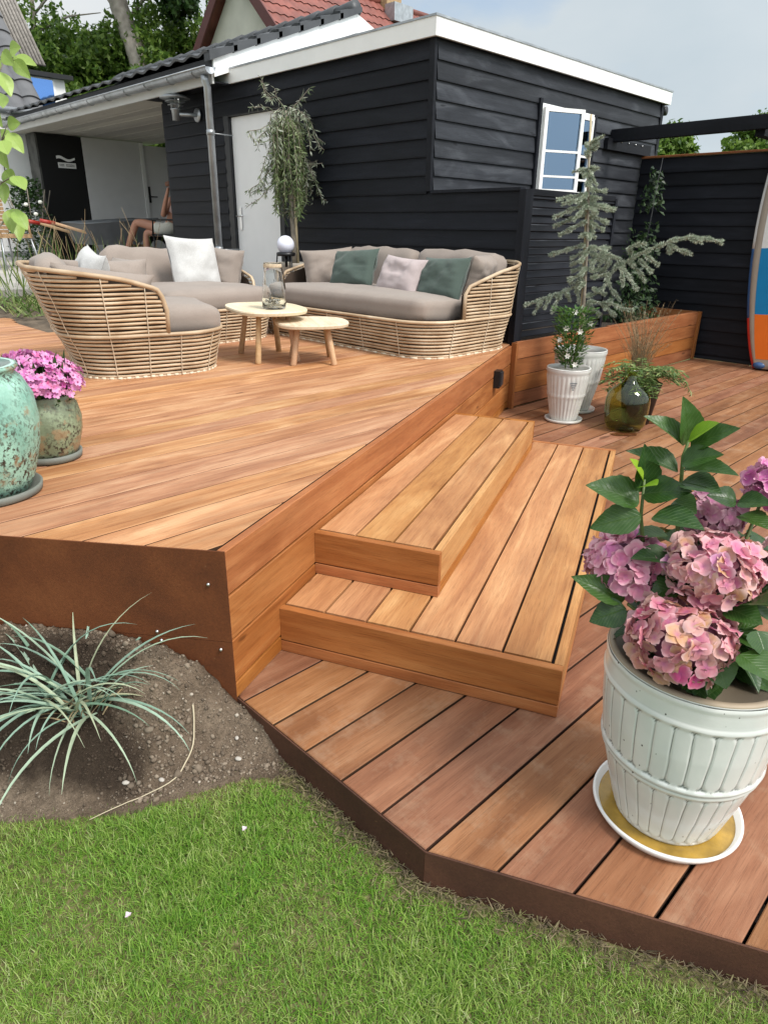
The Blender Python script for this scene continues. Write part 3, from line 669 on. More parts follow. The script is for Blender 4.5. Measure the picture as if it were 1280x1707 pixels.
for k, z1 in enumerate(zs[:-1]):
    z0 = zs[k+1]
    if z0 < .3: break
    # left wall (faces -X); boards below 1.65 run on past the corner as the screen wall
    yend = 3.30 if z1 < 1.66 else Y0+.012
    jit = R(-.0015, .0015)
    if z1 > 2.50: siding('siding_board', (X0+.003, yend), (X0+.003, 7.50), z0, z1, OUTL, shed, SB)
    else:
        siding('siding_board', (X0+.003, yend), (X0+.003, 6.26), z0, z1, OUTL, shed, SB)
        siding('siding_board', (X0+.003, 7.30), (X0+.003, 8.60), z0, z1, OUTL, shed, SB)
    if z1 > 2.50: siding('siding_board', (X0+.003, 7.502), (X0+.003, 8.60), z0, z1, OUTL, shed, SB)
    # right wall (faces -Y)
    if z1 > 2.52 or z1 < 1.66: siding('siding_board', (X0+.02, Y0), (8.66, Y0), z0, z1, OUTR, shed, SB, W_GREY)
    else:
        siding('siding_board', (X0+.02, Y0), (6.20, Y0), z0, z1, OUTR, shed, SB, W_GREY)
        siding('siding_board', (7.20, Y0), (8.66, Y0), z0, z1, OUTR, shed, SB, W_GREY)
b_ = MB()
b_.box((.035, .035, 0), (.06, 2.02, 2.74)); b_.box((.035, 3.05, 0), (.06, 4.32, 2.74)); b_.box((.035, 2.02, 2.5), (.06, 3.05, 2.74))
b_.box((.06, .035, 0), (1.50, .06, 2.74)); b_.box((2.46, .035, 0), (3.95, .06, 2.74)); b_.box((1.5, .035, 0), (2.46, .06, 1.6)); b_.box((1.5, .035, 2.5), (2.46, .06, 2.74))
b_.box((3.93, .06, 0), (3.95, 3.2, 2.74)); b_.box((.06, 4.3, 0), (2.4, 4.33, 2.74)); b_.box((.06, 3.2, 0), (3.95, 3.23, 2.74))
part('wall_core', b_, M_BLACKP, shed)
sc_ = MB(); sc_.box((.002, -.95, .3), (.03, -.001, 1.60)); part('screen_core', sc_, M_BLACKP, shed)
b_ = MB(); b_.box((-.033, -.035, 1.655), (-.002, -.0025, 2.74)); b_.box((-.033, -.0025, 1.655), (.0, .02, 2.738)); part('corner_trim', b_, W_BLACK, shed)
bar('post', (X0-.015, 3.265, .50), (X0-.015, 3.265, 1.645), .06, .07, (-1, 0, 0), W_BLACK, shed, SB)
b_ = MB(); b_.box((-.034, -.95, 1.640), (.03, -.04, 1.662)); part('screen_cap', b_, W_BLACK, shed)
b_ = MB(); b_.box((3.945, -.034, 0), (4.0, .02, 2.735)); part('corner_trim', b_, W_BLACK, shed)
# white flat-roof fascia (left, right), metal drip edge and roof deck
b_ = MB(); b_.box((-.075, -.078, 2.742), (-.05, 3.06, 2.868)); part('fascia', b_, M_WHITE, shed)
b_ = MB(); b_.box((-.0495, -.078, 2.7425), (4.06, -.053, 2.868)); part('fascia', b_, M_WHITE, shed)
b_ = MB(); b_.box((-.082, -.085, 2.8685), (4.07, 3.06, 2.884)); part('drip_edge', b_, M_ZINC, shed)
b_ = MB(); b_.box((-.0495, -.0525, 2.7405), (4.06, 3.06, 2.757)); part('soffit', b_, W_BLACK, shed)
b_ = MB(); b_.box((-.05, -.05, 2.8845), (4.05, 3.05, 2.888)); part('roof_felt', b_, M_ZINC, shed)
g_ = MB(); g_.tube([(4.09, -.02, 2.69), (4.09, 1., 2.69)], .05, 10); part('gutter', g_, M_METB, shed)
# door
dr = thing('white_door', None, None); bpy.data.objects.remove(dr)
b_ = MB(); b_.box((.02, 2.095, U-.0), (.06, 2.95, 2.452)); door = part('door', b_, M_DOORW, shed)
for a, b in (((-.02, 2.01, U), (.062, 2.09, 2.52)), ((-.02, 2.955, U), (.062, 3.05, 2.52)), ((-.02, 2.0905, 2.458), (.062, 2.9545, 2.52))):
    b_ = MB(); b_.box(a, b); part('door_frame', b_, M_BLACKP, shed)
h_ = MB(); h_.box((.006, 2.845, 1.33), (.0195, 2.885, 1.56)); h_.tube([(.0, 2.865, 1.47), (-.045, 2.865, 1.47), (-.048, 2.74, 1.47)], .009, 8); part('handle', h_, M_STEEL, door)
# window: frame, two casements (left one ajar), curtains
WX0, WX1, WZ0, WZ1 = 6.235, 7.165, 1.675, 2.475
wf = MB(); L0 = -.036
for a, b in (((WX0-.02, WZ0), (WX0+.03, WZ1)), ((WX1-.03, WZ0), (WX1+.02, WZ1)), ((WX0+.03, WZ1-.03), (WX1-.03, WZ1)), ((WX0+.03, WZ0), (WX1-.03, WZ0+.03)), ((6.685, WZ0+.03), (6.715, WZ1-.03))):
    wf.box((a[0]-X0, L0, a[1]), (b[0]-X0, .06, b[1]))
win = part('window', wf, M_WHITE, shed)
bt = MB(); bt.box((WX0-.062-X0, -.05, WZ0-.02), (WX0-.0205-X0, .01, WZ1+.035)); part('window_trim', bt, W_BLACK, shed)
bt = MB(); bt.box((WX1+.0205-X0, -.05, WZ0-.02), (WX1+.062-X0, .01, WZ1+.0)); part('window_trim', bt, W_BLACK, shed)
def sash(x0, x1, rz):
    wd = x1-x0; b_ = MB(); H_ = WZ1-WZ0-.064; t = .036; d = .02
    for a, b in (((0, 0), (t, H_)), ((wd-t, 0), (wd, H_)), ((t, H_-t), (wd-t, H_)), ((t, 0), (wd-t, t)), ((t, H_*.5-.010), (wd-t, H_*.5+.010)), ((t, .14), (wd-t, .158))):
        b_.box((a[0], -d, a[1]), (b[0], d, b[1]))
    o = part('sash', b_, M_WHITE, win, (x0-X0, -.055, WZ0+.032), (0, 0, rz))
    p = MB(); p.box((t, -.003, t), (wd-t, .003, H_-t)); part('pane', p, M_PANE, win, (x0-X0, -.055, WZ0+.032), (0, 0, rz))
sash(WX0+.006, 6.690, radians(-23)); sash(6.717, WX1-.033, radians(0))
cu = MB(); V = []; F = []
for i in range(60):
    x = WX0-X0+.03+.9*i/59; 
    for z in (1.62, 2.46): V.append((x, .17+.018*sin(i*1.05)+.004*sin(i*2.7), z))
F = [(2*i, 2*i+2, 2*i+3, 2*i+1) for i in range(59) if i < 16 or 24 < i < 32 or i > 48]
part('curtain', cu.add(V, F), m_plain('pale_curtain', (.62, .64, .65), .8), shed)
rm = MB(); rm.box((1.45, .55, 1.4), (2.5, .57, 2.6)); part('interior_wall', rm, M_DARK_BROWN, shed)

# slatted black screen on the planter
scr = thing('slatted_screen', 'black horizontal slatted privacy screen behind the potted blue conifer', 'screen', (5.4, 3.27, .53))
for k in range(19):
    z = .02+k*.0575
    bar('slat', (-.62, .0, z+.02), (.66, .0, z+.02), .046, .02, (0, -1, .35), W_BLACK, scr)
bar('post', (-.645, .0, -.03), (-.645, .0, 1.12), .05, .06, (0, -1, 0), W_BLACK, scr)
bar('post', (.675, .0, 0), (.675, .0, 1.10), .035, .05, (0, -1, 0), W_BLACK, scr)
bar('top_rail', (-.62, .0, 1.10), (.657, .0, 1.10), .04, .045, (0, 0, 1), W_BLACK, scr)

# right-hand black fence
FB = (8.36, 2.4, 0)
fen = thing('board_fence', 'tall black board fence with a wooden cap at the far end of the low deck', 'fence', FB)
k = 0; z = 2.135
while z > 0:
    z0 = max(.0, z-.139); siding('siding_board', (8.36, .6), (8.36, Y0-.036), z0, z, (-1, 0), fen, FB); z -= .139
b_ = MB(); b_.box((.004, -1.8, 0), (.06, 1.8, 2.14)); part('fence_core', b_, M_BLACKP, fen)
bar('cap_board', (8.375, .6, 2.163), (8.375, Y0-.04, 2.163), .10, .022, (0, 0, 1), W_PLAN, fen, FB)
# pergola beams
pg = thing('pergola', 'black pergola beams fixed to the shed wall above the fence', 'pergola', (7.6, Y0, 2.3))
bar('beam', (7.60, Y0-.04, 2.318), (7.60, .9, 2.345), .09, .12, (0, 0, 1), W_BLACK, pg, (7.6, Y0, 2.3))
bar('beam', (7.66, 2.72, 2.285), (10.5, 2.72, 2.285), .09, .13, (0, 0, 1), W_BLACK, pg, (7.6, Y0, 2.3))
bar('ledger', (7.45, Y0-.055, 2.235), (8.45, Y0-.055, 2.235), .045, .11, (0, 0, 1), W_BLACK, pg, (7.6, Y0, 2.3))
for i in range(5):
    b_ = MB(); b_.sphere((-.02+i*.16, -.082, -.03), .009, 8, 6); part('bolt', b_, M_STEEL, pg)
bar('post', (10.4, 2.72, 0), (10.4, 2.72, 2.2), .09, .09, (0, -1, 0), W_BLACK, pg, (7.6, Y0, 2.3))

# ------------------------------------------------------------------ carport wing with pitched tile roof (parts of the shed)
EX, EZ, RX, RZ = 4.46, 2.945, 6.44, 3.675
EG = 2.845        # eave / ridge at the gable plane y=7.05
GY0, GY1 = 7.06, 13.25
slope = (RZ-EZ)/(RX-EX); sl_ = sqrt(1+slope*slope)
# roof boards
b_ = MB(); b_.add([(EX-X0, GY0+.03-Y0, EZ), (RX-X0, GY0+.03-Y0, RZ), (RX-X0, GY1-Y0, RZ), (EX-X0, GY1-Y0, EZ), (RX+2.2-X0, GY0+.03-Y0, RZ-2.2*slope), (RX+2.2-X0, GY1-Y0, RZ-2.2*slope)], [(0, 1, 2, 3), (1, 4, 5, 2)], False)
part('roof_deck', b_, M_BLACKP, shed)
# individual tiles
def tile_mesh(name, wdt, ln, th, arch, mat):
    V = []; F = []; k = 6
    for s in (0, 1):
        for i in range(k+1):
            u = i/k; yy = (u-.5)*wdt; zz = arch*(sin(u*2*pi+.6)*.5+.5)
            V += [(s*ln, yy, zz+(th if s == 0 else 0.)), (s*ln, yy, zz+(th if s == 0 else 0.)-.022)]
    m_ = 2*(k+1)
    for i in range(k):
        a = 2*i; F += [(a, a+2, m_+a+2, m_+a)[::-1], (a, a+1, a+3, a+2)[::-1]]
    me = MB().add(V, F, False).mesh(name); me.materials.append(mat); return me
TM = tile_mesh('roof_tile', .305, .36, .034, .03, M_TILE)
ang = math.atan(slope)
nrow = 7; ncol = int((GY1-GY0)/.3)
for i in range(nrow):
    for j in range(ncol):
        d = -.05+i*.312
        o = link('roof_tile', TM, None, shed, (EX+d/sl_-X0, GY0+.12+j*.3-Y0, EZ+d*slope/sl_+.018), (0, -ang+R(-.012, .012), R(-.008, .008)))
rd = MB()
for j in range(19):
    y = GY0-.02+j*.33; rd.tube([(RX-X0, y-Y0, RZ+.055), (RX-X0, y+.34-Y0, RZ+.04)], [.085, .075], 10)
part('ridge_tiles', rd, M_TILE, shed)
vg = MB()
for i in range(nrow):
    d = -.06+i*.312; x0, z0 = EX+d/sl_, EZ+d*slope/sl_; d2 = d+.36; x1, z1 = EX+d2/sl_, EZ+d2*slope/sl_
    vg.add([(x0-X0, GY0-.06-Y0, z0+.075), (x1-X0, GY0-.06-Y0, z1+.045), (x1-X0, GY0-.06-Y0, z1-.005), (x0-X0, GY0-.06-Y0, z0-.015),
            (x0-X0, GY0+.05-Y0, z0+.075), (x1-X0, GY0+.05-Y0, z1+.045), (x1-X0, GY0+.05-Y0, z1-.005), (x0-X0, GY0+.05-Y0, z0-.015)],
           [(0, 3, 2, 1), (0, 1, 5, 4), (0, 4, 7, 3), (1, 2, 6, 5), (4, 5, 6, 7), (2, 3, 7, 6)], False)
part('verge_tiles', vg, M_TILE, shed)
b_ = MB(); b_.box((EX-.013-X0, GY0-Y0, EG-.0195), (EX+.013-X0, GY1-Y0, EZ+.0)); part('eave_board', b_, M_BLACKP, shed)
bb = MB()
def bbp(x, dz): return (x-X0, EZ+(x-EX)*slope+dz)
pts = [bbp(EX, -.0), bbp(RX, -.0), bbp(RX, -.19), bbp(EX, -.17)]
bb.add([(x, GY0-.03-Y0, z) for x, z in pts]+[(x, GY0-.001-Y0, z) for x, z in pts], [(0, 1, 2, 3)[::-1], (4, 5, 6, 7), (0, 4, 5, 1)[::-1], (3, 2, 6, 7)[::-1], (0, 3, 7, 4)[::-1]], False)
part('bargeboard', bb, M_WHITE, shed)
bb = MB(); pts = [(RX+.002-X0, RZ), (RX+1.5-X0, RZ-1.5*slope), (RX+1.5-X0, RZ-1.5*slope-.19), (RX+.002-X0, RZ-.19)]
bb.add([(x, GY0-.03-Y0, z) for x, z in pts]+[(x, GY0-.001-Y0, z) for x, z in pts], [(0, 1, 2, 3)[::-1], (4, 5, 6, 7), (0, 4, 5, 1)[::-1], (3, 2, 6, 7)[::-1], (1, 2, 6, 5)], False)
part('bargeboard', bb, M_WHITE, shed)
gb = MB(); gb.add([(0.05, GY0+.2-Y0, 2.87), (4., GY0+.2-Y0, 2.87), (RX-X0, GY0+.2-Y0, RZ-.08)], [(0, 1, 2)]); part('gable_wall', gb, M_ZINC, shed)
# gutter, eave board, downpipe
gt = MB(); V = []; F = []; k = 10
for s, y in enumerate((GY0-.08, GY1)):
    for i in range(k+1): q = pi+pi*i/k; V.append((EX-.075+.06*cos(q)-X0, y-Y0, EG-.0+.06*sin(q)))
for i in range(k): F.append((i, i+1, k+2+i, k+1+i))
F += [tuple(range(k+1)), tuple(range(2*k+1, k, -1))]
gu = part('gutter', gt.add(V, F), M_ZINC, shed)
for j in range(12):
    t = MB(); y = GY0+.2+j*.52; t.tube([(EX-.075+.063*cos(pi+pi*i/8)-X0, y-Y0, EG+.063*sin(pi+pi*i/8)) for i in range(9)], .006, 4); part('gutter_bracket', t, M_ZINC, gu)
t = MB(); t.tube([(EX-.015-X0, GY0-.08-Y0, EG+.002), (EX-.015-X0, GY1-Y0, EG+.002)], .008, 6); t.tube([(EX-.137-X0, GY0-.08-Y0, EG+.0), (EX-.137-X0, GY1-Y0, EG+.0)], .009, 6); part('gutter_lip', t, M_ZINC, gu)
b_ = MB(); b_.box((EX-.012-X0, GY0-Y0, EG-.125), (EX+.012-X0, GY1-Y0, EG-.02)); part('eave_board', b_, m_plain('grey_white_paint', (.55, .55, .54), .6, var=.04), shed)
b_ = MB(); b_.box((EX+.0125-X0, GY0+.0-Y0, EG-.115), (X0-.045-X0, 8.62-Y0, EG-.10)); part('soffit', b_, W_BLACK, shed)
dp = MB(); dp.tube([(EX-.075-X0, 7.10-Y0, EG-.06), (EX-.075-X0, 7.10-Y0, EG-.10), (EX-.045-X0, 7.11-Y0, EG-.16), (EX-.045-X0, 7.11-Y0, U)], .038, 12); dpo = part('downpipe', dp, M_ZINC, shed)
for z in (2.25, 1.1):
    t = MB(); t.tube([(EX-.045-X0, 7.11-Y0, z), (EX-.045-X0, 7.11-Y0, z+.05)], .044, 12); t.tube([(EX-.045-X0, 7.11-Y0, z+.02), (-.03, 7.11-Y0, z+.02)], .006, 6); part('pipe_clip', t, M_ZINC, dpo)
# ceiling, end wall, back wall of the carport
FZ = .78
for i in range(14):
    bar('ceiling_board', (EX+.03+i*.168+.08, 8.62, EG-.11+.004*(i % 2)), (EX+.03+i*.168+.08, GY1-.05, EG-.11+.004*(i % 2)), .166, .012, (0, 0, 1), W_PLY, shed, SB)
b_ = MB(); b_.box((.05, 8.70-Y0, FZ-.2), (2.4, GY1-Y0, FZ)); part('carport_floor', b_, m_plain('concrete_floor', (.22, .21, .2), .8, var=.2), shed)
b_ = MB(); b_.box((-.0, 12.81-Y0, .3), (.72, 13.2-Y0, EG-.126)); part('end_wall', b_, M_BLK, shed)
b_ = MB(); b_.box((-.03, 12.81-Y0, .3), (-.0005, 13.2-Y0, EG-.126)); part('stone_pier', b_, M_STONEP, shed)
b_ = MB(); b_.box((.7205, 12.79-Y0, FZ+.001), (1.74, 12.86-Y0, EG-.126)); part('white_panel', b_, M_PANELG, shed)
b_ = MB(); b_.box((1.7405, 12.76-Y0, FZ+.001), (1.80, 12.86-Y0, EG-.126)); part('door_post', b_, M_WHITE2, shed)
b_ = MB(); b_.box((1.8005, 12.80-Y0, FZ+.001), (2.38, 12.86-Y0, EG-.16)); d2 = part('door', b_, M_PANELG, shed)
h_ = MB(); h_.box((1.83, 12.785-Y0, 1.75), (1.865, 12.799-Y0, 2.02)); h_.tube([(1.848, 12.79-Y0, 1.85), (1.848, 12.73-Y0, 1.85), (1.96, 12.725-Y0, 1.85)], .011, 8); part('handle', h_, M_METB, d2)
b_ = MB(); b_.box((2.38, 8.62-Y0, .3), (2.4, 12.79-Y0, EG-.126)); part('back_wall', b_, M_PANELG, shed)
b_ = MB(); b_.box((.0, 8.60-Y0, .3), (.06, 8.66-Y0, EG-.126)); b_.box((.06, 8.605-Y0, .3), (2.38, 8.655-Y0, EG-.126)); part('side_wall', b_, W_BLACK, shed)
# sign on the dark end wall: wave emblem over a small plate with a line of lettering
sg = thing('wall_sign', 'small white plate below a white wave emblem on the black carport wall', 'sign', (5.13, 12.8, 2.3))
wv = MB(); V = []
for i in range(13):
    u = i/12; V += [(-.15+.30*u, -.012, .065+.022*sin(pi*.2+u*2*pi)+.018+.012*(1-u)), (-.15+.30*u, -.012, .065+.022*sin(pi*.2+u*2*pi)-.014)]
V += [(x, -.002, z) for x, y, z in V]
wv.add(V, [(2*i, 2*i+1, 2*i+3, 2*i+2) for i in range(12)]+[(26+2*i, 26+2*i+2, 26+2*i+3, 26+2*i+1) for i in range(12)], False); part('wave_emblem', wv, M_WHITE, sg)
b_ = MB(); b_.box((-.135, -.014, -.07), (.155, -.001, .012)); part('plate', b_, M_WHITE, sg)
tx = MB()
for x0, x1 in ((-.115, -.098), (-.093, -.078), (-.073, -.058), (-.053, -.04), (-.005, .01), (.016, .03), (.036, .05), (.056, .07), (.076, .09), (.096, .11), (.116, .13)):
    tx.box((x0, -.0165, -.045), (x0+.005, -.0145, -.010)); tx.box((x0+.0055, -.0165, -.018), (x1, -.0145, -.011)); tx.box((x0+.0055, -.0165, -.044), (x1, -.0145, -.037))
part('lettering', tx, M_BLACKP, sg)

# wall lamp
wl = thing('wall_lamp', 'galvanized wall lamp with stacked round shades on the black siding', 'lamp', (X0-.04, 7.78, 2.52))
m = MB(); m.lathe([(.0, 0), (.07, 0), (.07, .012), (.0, .016)], 20); o = part('wall_plate', m, M_ZINC, wl, (0, 0, 0), (0, -pi/2, 0))
m = MB(); m.tube([(-.01, 0, .0), (-.10, .06, -.0), (-.17, .12, .0), (-.18, .13, .0)], .022, 10); part('arm', m, M_ZINC, wl)
cx_, cy_ = -.19, .14
m = MB(); m.lathe([(.0, -.06), (.045, -.06), (.048, .04), (.06, .045), (.06, .055), (0, .056)], 20, (cx_, cy_, 0)); part('lamp_base', m, M_ZINC, wl)
m = MB(); m.lathe([(.04, .056), (.046, .06), (.046, .17), (.04, .175)], 18, (cx_, cy_, 0)); part('glass_cylinder', m, M_CLEAR, wl)
for z, r in ((.10, .085), (.135, .11)):
    m = MB(); m.lathe([(.047, z), (r, z-.012), (r, z-.008), (.047, z+.005)], 24, (cx_, cy_, 0)); part('shade_ring', m, M_ZINC, wl)
m = MB(); m.lathe([(.165, .155), (.165, .163), (.11, .19), (.04, .205), (.0, .207)], 28, (cx_, cy_, 0)); part('lamp_shade', m, M_ZINC, wl)
m = MB()
for q in range(3): m.tube([(cx_+.055*cos(q*2.1), cy_+.055*sin(q*2.1), .05), (cx_+.055*cos(q*2.1), cy_+.055*sin(q*2.1), .25)], .004, 5)
part('lamp_rods', m, M_ZINC, wl)

# ------------------------------------------------------------------ white neighbour house at the left
HB = (2.5, 13.4, 0)
nh = thing('white_house', 'white painted house with dark pantile roof and dormer behind the carport', 'house', HB)
b_ = MB(); b_.box((-6-HB[0], 0, .3), (5.22-HB[0], .3, 3.02)); part('wall', b_, M_WHITE2, nh)
b_ = MB(); b_.box((-6-HB[0], -.015, .3), (5.22-HB[0], -.0005, .92)); part('plinth', b_, m_plain('grey_plinth', (.3, .3, .3), .8), nh)
b_ = MB(); b_.box((-6-HB[0], -.06, 2.94), (5.2-HB[0], -.016, 3.03)); part('eave_board', b_, M_WHITE2, nh)
g_ = MB(); g_.tube([(-6-HB[0], -.09, 3.06), (5.26-HB[0], -.09, 3.06)], .055, 10); part('gutter', g_, M_ZINC, nh)
ra = radians(51); b_ = MB(); b_.add([(-6-HB[0], -.02, 3.05), (5.12-HB[0], -.02, 3.05), (5.12-HB[0], 2.6*cos(ra)*1.5, 3.05+2.6*sin(ra)*1.5), (-6-HB[0], 2.6*cos(ra)*1.5, 3.05+2.6*sin(ra)*1.5)], [(0, 1, 2, 3)]); part('roof_deck', b_, M_BLACKP, nh)
PM = MB(); V = []; F = []; k = 8
for s in (0, 1):
    for i in range(k+1):
        u = i/k; yy = (u-.5)*.30; zz = .055*(1-abs(2*u-1)**2); V.append((s*.40, yy, zz+(.035 if s == 0 else 0)))
    for i in range(k+1):
        u = i/k; yy = (u-.5)*.30; zz = .055*(1-abs(2*u-1)**2); V.append((s*.40, yy, zz+(.035 if s == 0 else 0)-.025))
for i in range(k): F += [(i, i+1, 2*(k+1)+i+1, 2*(k+1)+i)[::-1], (i, k+1+i, k+2+i, i+1)[::-1]]
PMM = PM.add(V, F, False).mesh('pantile'); PMM.materials.append(M_TILE2)
for i in range(9):
    for j in range(16):
        d = -.06+i*.34; link('pantile', PMM, None, nh, (5.0-j*.285-HB[0], -.02+d*cos(ra), 3.06+d*sin(ra)+.01), (0, -ra, pi/2))
# paler corrugated strip and dormer
b_ = MB()
for i in range(7): b_.tube([(5.17+i*.06-HB[0], .72, 3.92), (5.17+i*.06-HB[0], 2.2, 3.92+1.48*math.tan(ra))], .03, 6)
part('verge_flashing', b_, m_plain('grey_thatch', (.22, .2, .18), .9, var=.3, sc=20), nh)
b_ = MB(); b_.box((5.15-HB[0], .62, 3.02), (5.80-HB[0], 2.6, 3.72)); dm = part('dormer', b_, M_WHITE2, nh)
b_ = MB(); b_.box((5.0-HB[0], .5, 3.721), (5.92-HB[0], 2.6, 3.79)); part('dormer_roof', b_, M_METB, dm)
b_ = MB(); b_.box((5.16-HB[0], .605, 3.20), (5.62-HB[0], .6195, 3.70)); part('window', b_, M_WHITE, dm)
b_ = MB(); b_.box((5.17-HB[0], .60, 3.23), (5.585-HB[0], .6045, 3.69)); n = NT('painted_sky_glass'); part('pane', b_, n.fin((.10, .22, .5), .03, .9, .9), dm)  # blue base colour stands in for the reflected sky

# ------------------------------------------------------------------ red roofed house behind
RBs = (12, 17.5, 0)
rh = thing('red_roof_house', 'house with red tiled roof, cream gable and brick chimney behind the shed', 'house', RBs)
az, hw, rs = 7.55, 3.6, .98
b_ = MB(); b_.add([(0, -hw, 0), (0, hw, 0), (0, hw, az-.15-hw*rs), (0, 0, az-.15), (0, -hw, az-.15-hw*rs)], [(0, 1, 2, 3, 4)[::-1]]); part('gable_wall', b_, m_plain('cream_gable', (.60, .57, .50), .8, var=.08, sc=2), rh)
b_ = MB(); b_.box((.01, -hw+.1, 0), (7.3, hw-.1, az-hw*rs-.2)); part('wall', b_, M_WHITE2, rh)
for sgn in (-1, 1):
    V = []; F = []; nc, nr = 150, 14
    for r in range(nr):
        d0 = r/nr; d1 = (r+1)/nr+.012
        o_ = len(V)
        for i in range(nc+1):
            x = -.3+7.6*i/nc; zz = .035*abs(sin(i/nc*7.6/.24*pi))
            for d, lift in ((d0, .0), (d1, .035)):
                yy = sgn*(hw+.3)*d; V.append((x, yy, az-abs(yy)*rs+zz+lift))
        for i in range(nc): a = o_+2*i; F.append((a, a+1, a+3, a+2) if sgn > 0 else (a, a+2, a+3, a+1))
    part('roof', MB().add(V, F, False), M_TILER, rh)
    bar('bargeboard', (RBs[0]-.3, RBs[1], az-.05), (RBs[0]-.3, RBs[1]+sgn*(hw+.3), az-.05-(hw+.3)*rs), .26, .05, (-1, 0, 0), M_BARGE, rh, RBs)
b_ = MB(); b_.tube([(-.3, 0, az+.03), (7.3, 0, az+.03)], .1, 8); part('ridge', b_, M_TILER, rh)
b_ = MB(); b_.box((4.9, -.35, az-.6), (5.5, .25, az+1.)); ch_ = part('chimney', b_, M_BRICKY, rh)
b_ = MB(); b_.box((4.82, -.75, az-.55), (5.6, -.3505, az-.1)); part('flashing', b_, M_ZINC, ch_)

# ------------------------------------------------------------------ trees and hedge beyond
def crown(name, c, rad, N, size, mat, parent=None, lumps=9, seed=0):
    rg = np.random.RandomState(seed+11); pts = []; fr = 2.2/min(rad)
    while len(pts) < N:
        d0 = rg.normal(size=(2000, 3)); d0 /= np.linalg.norm(d0, axis=1)[:, None]; rr = rg.uniform(.25, 1, 2000)**.5
        for dv, r in zip(d0, rr):
            sx = seed*7.3; q = dv*1.3
            lim = .80+.42*noise.noise((q[0]*1.3+sx, q[1]*1.3, q[2]*1.3))+.22*noise.noise((q[0]*3.4+sx, q[1]*3.4, q[2]*3.4))+.10*noise.noise((q[0]*8+sx, q[1]*8, q[2]*8))
            p = dv*r*lim*np.array(rad)*1.15
            if noise.noise((p[0]*fr+sx, p[1]*fr, p[2]*fr*1.4))+.6*noise.noise((p[0]*fr*2.6, p[1]*fr*2.6+sx, p[2]*fr*3)) > -.14: pts.append((p, dv))
    pts = pts[:N]; P = np.array([p for p, _ in pts])+np.array(c); d = np.array([v for _, v in pts])
    a = rg.normal(size=(N, 3)); a /= np.linalg.norm(a, axis=1)[:, None]; b = np.cross(a, d+rg.normal(size=(N, 3))*.6); b /= np.linalg.norm(b, axis=1)[:, None]+1e-6
    s = rg.uniform(.6, 1.3, N)[:, None]*size
    V = np.stack([P-a*s, P+b*s*.5, P+a*s, P-b*s*.5], 1).reshape(-1, 3); k = np.arange(N)*4; F = np.stack([k, k+1, k+2, k+3], 1)
    return link(name, npmesh(name, V, F), mat, parent)
def tree(name, label, x, y, zc, rad, N, size, mat, seed, group, trunk_r=.18):
    t = thing(name, label, 'tree', (x, y, -.1), 0, group)
    crown('crown', (0, 0, zc+.1), rad, N, size, mat, t, seed=seed)
    m = MB(); m.tube([(0, 0, 0), (.1, .05, zc*.5), (.0, .1, zc)], [trunk_r, trunk_r*.8, trunk_r*.4], 8); part('trunk', m, M_BARK, t)
    return t
HG = 'green trees on the bank behind the carport'
hs = [(7.6, 27.5, 5.0, (2.4, 2.4, 2.2), 'bushy green tree at the left end of the bank behind the white house', L_HEDGE), (9.9, 26, 5.3, (2.6, 2.4, 2.3), 'bushy green tree right of the dead trunk behind the dormer', L_HEDGE),
      (11.7, 24.6, 5.2, (2.3, 2.3, 2.1), 'rounded mid green tree just left of the tall bare trunk', L_HEDGE), (13.6, 23.6, 5.6, (2.2, 2.3, 2.4), 'dense green tree just right of the tall bare trunk', L_HEDGE),
      (15.2, 22.8, 5.4, (2.0, 2.0, 2.5), 'fresh green tree beside the red roofed gable', L_HEDGE), (10.9, 21.2, 3.4, (2.3, 2.0, 1.5), 'lower yellow green shrub mass above the carport roof', L_HEDGE)]
for i, (x, y, zc, rad, lab, mt) in enumerate(hs): tree('broadleaf_tree', lab, x, y, zc, rad, 24000, .095, mt, i, HG)
tt = thing('tall_tree', 'tall tree with a thick pale bare trunk rising above the carport roof', 'tree', (11.9, 22.7, -.1))
m = MB(); m.tube([(.15, -.1, 0), (.1, -.0, 5), (.0, .3, 6.3), (-.2, .75, 7.6), (-.3, 1.0, 9.5)], [.40, .34, .30, .27, .22], 12); part('trunk', m, M_BARK2, tt)
m = MB(); m.tube([(0, .35, 6.9), (-.35, .75, 7.5), (-.8, 1.3, 8.6)], [.06, .05, .03], 8); m.tube([(-.1, .6, 7.2), (.6, .1, 8.1), (1.2, -.5, 8.2)], [.06, .05, .03], 8); part('limbs', m, M_BARK2, tt)
crown('crown', (.0, .4, 9.4), (2.6, 2.6, 1.3), 6000, .10, L_DARK, tt, 8, 31)
crown('foliage', (.95, -.75, 7.9), (.75, .75, .7), 2600, .10, L_DARK, tt, 4, 33)
dt = thing('dead_tree', 'thin bare grey dead tree above the dark pantile roof', 'tree', (9.9, 25.6, -.1))
m = MB(); m.tube([(-.2, .1, 0), (-.2, .1, 5.5), (0, -.1, 7.5), (.05, -.1, 8.8)], [.12, .10, .075, .05], 8)
for a, b, c in (((-.1, 0, 6.9), (.8, -.8, 7.4), (1.5, -1.5, 7.5)), ((0, -.1, 7.4), (.5, -.5, 8.0), (1.0, -1., 8.6)), ((-.1, 0, 6.3), (-.6, .6, 6.8), (-.9, 1.2, 7.4)), ((-.15, 0, 6.1), (-.5, .4, 6.2), (-.9, .9, 6.6))): m.tube([a, b, c], [.04, .028, .012], 6)
part('trunk', m, M_BARK2, dt); crown('foliage', (.3, -.3, 6.2), (.9, .9, .55), 1500, .10, L_DARK, dt, 5, 41)
RG = 'trees beyond the right fence'
tree('broadleaf_tree', 'small green tree top showing over the fence beside the shed corner', 24.2, 11.3, 3.7, (.9, .9, .9), 7000, .10, L_HEDGE, 50, RG)
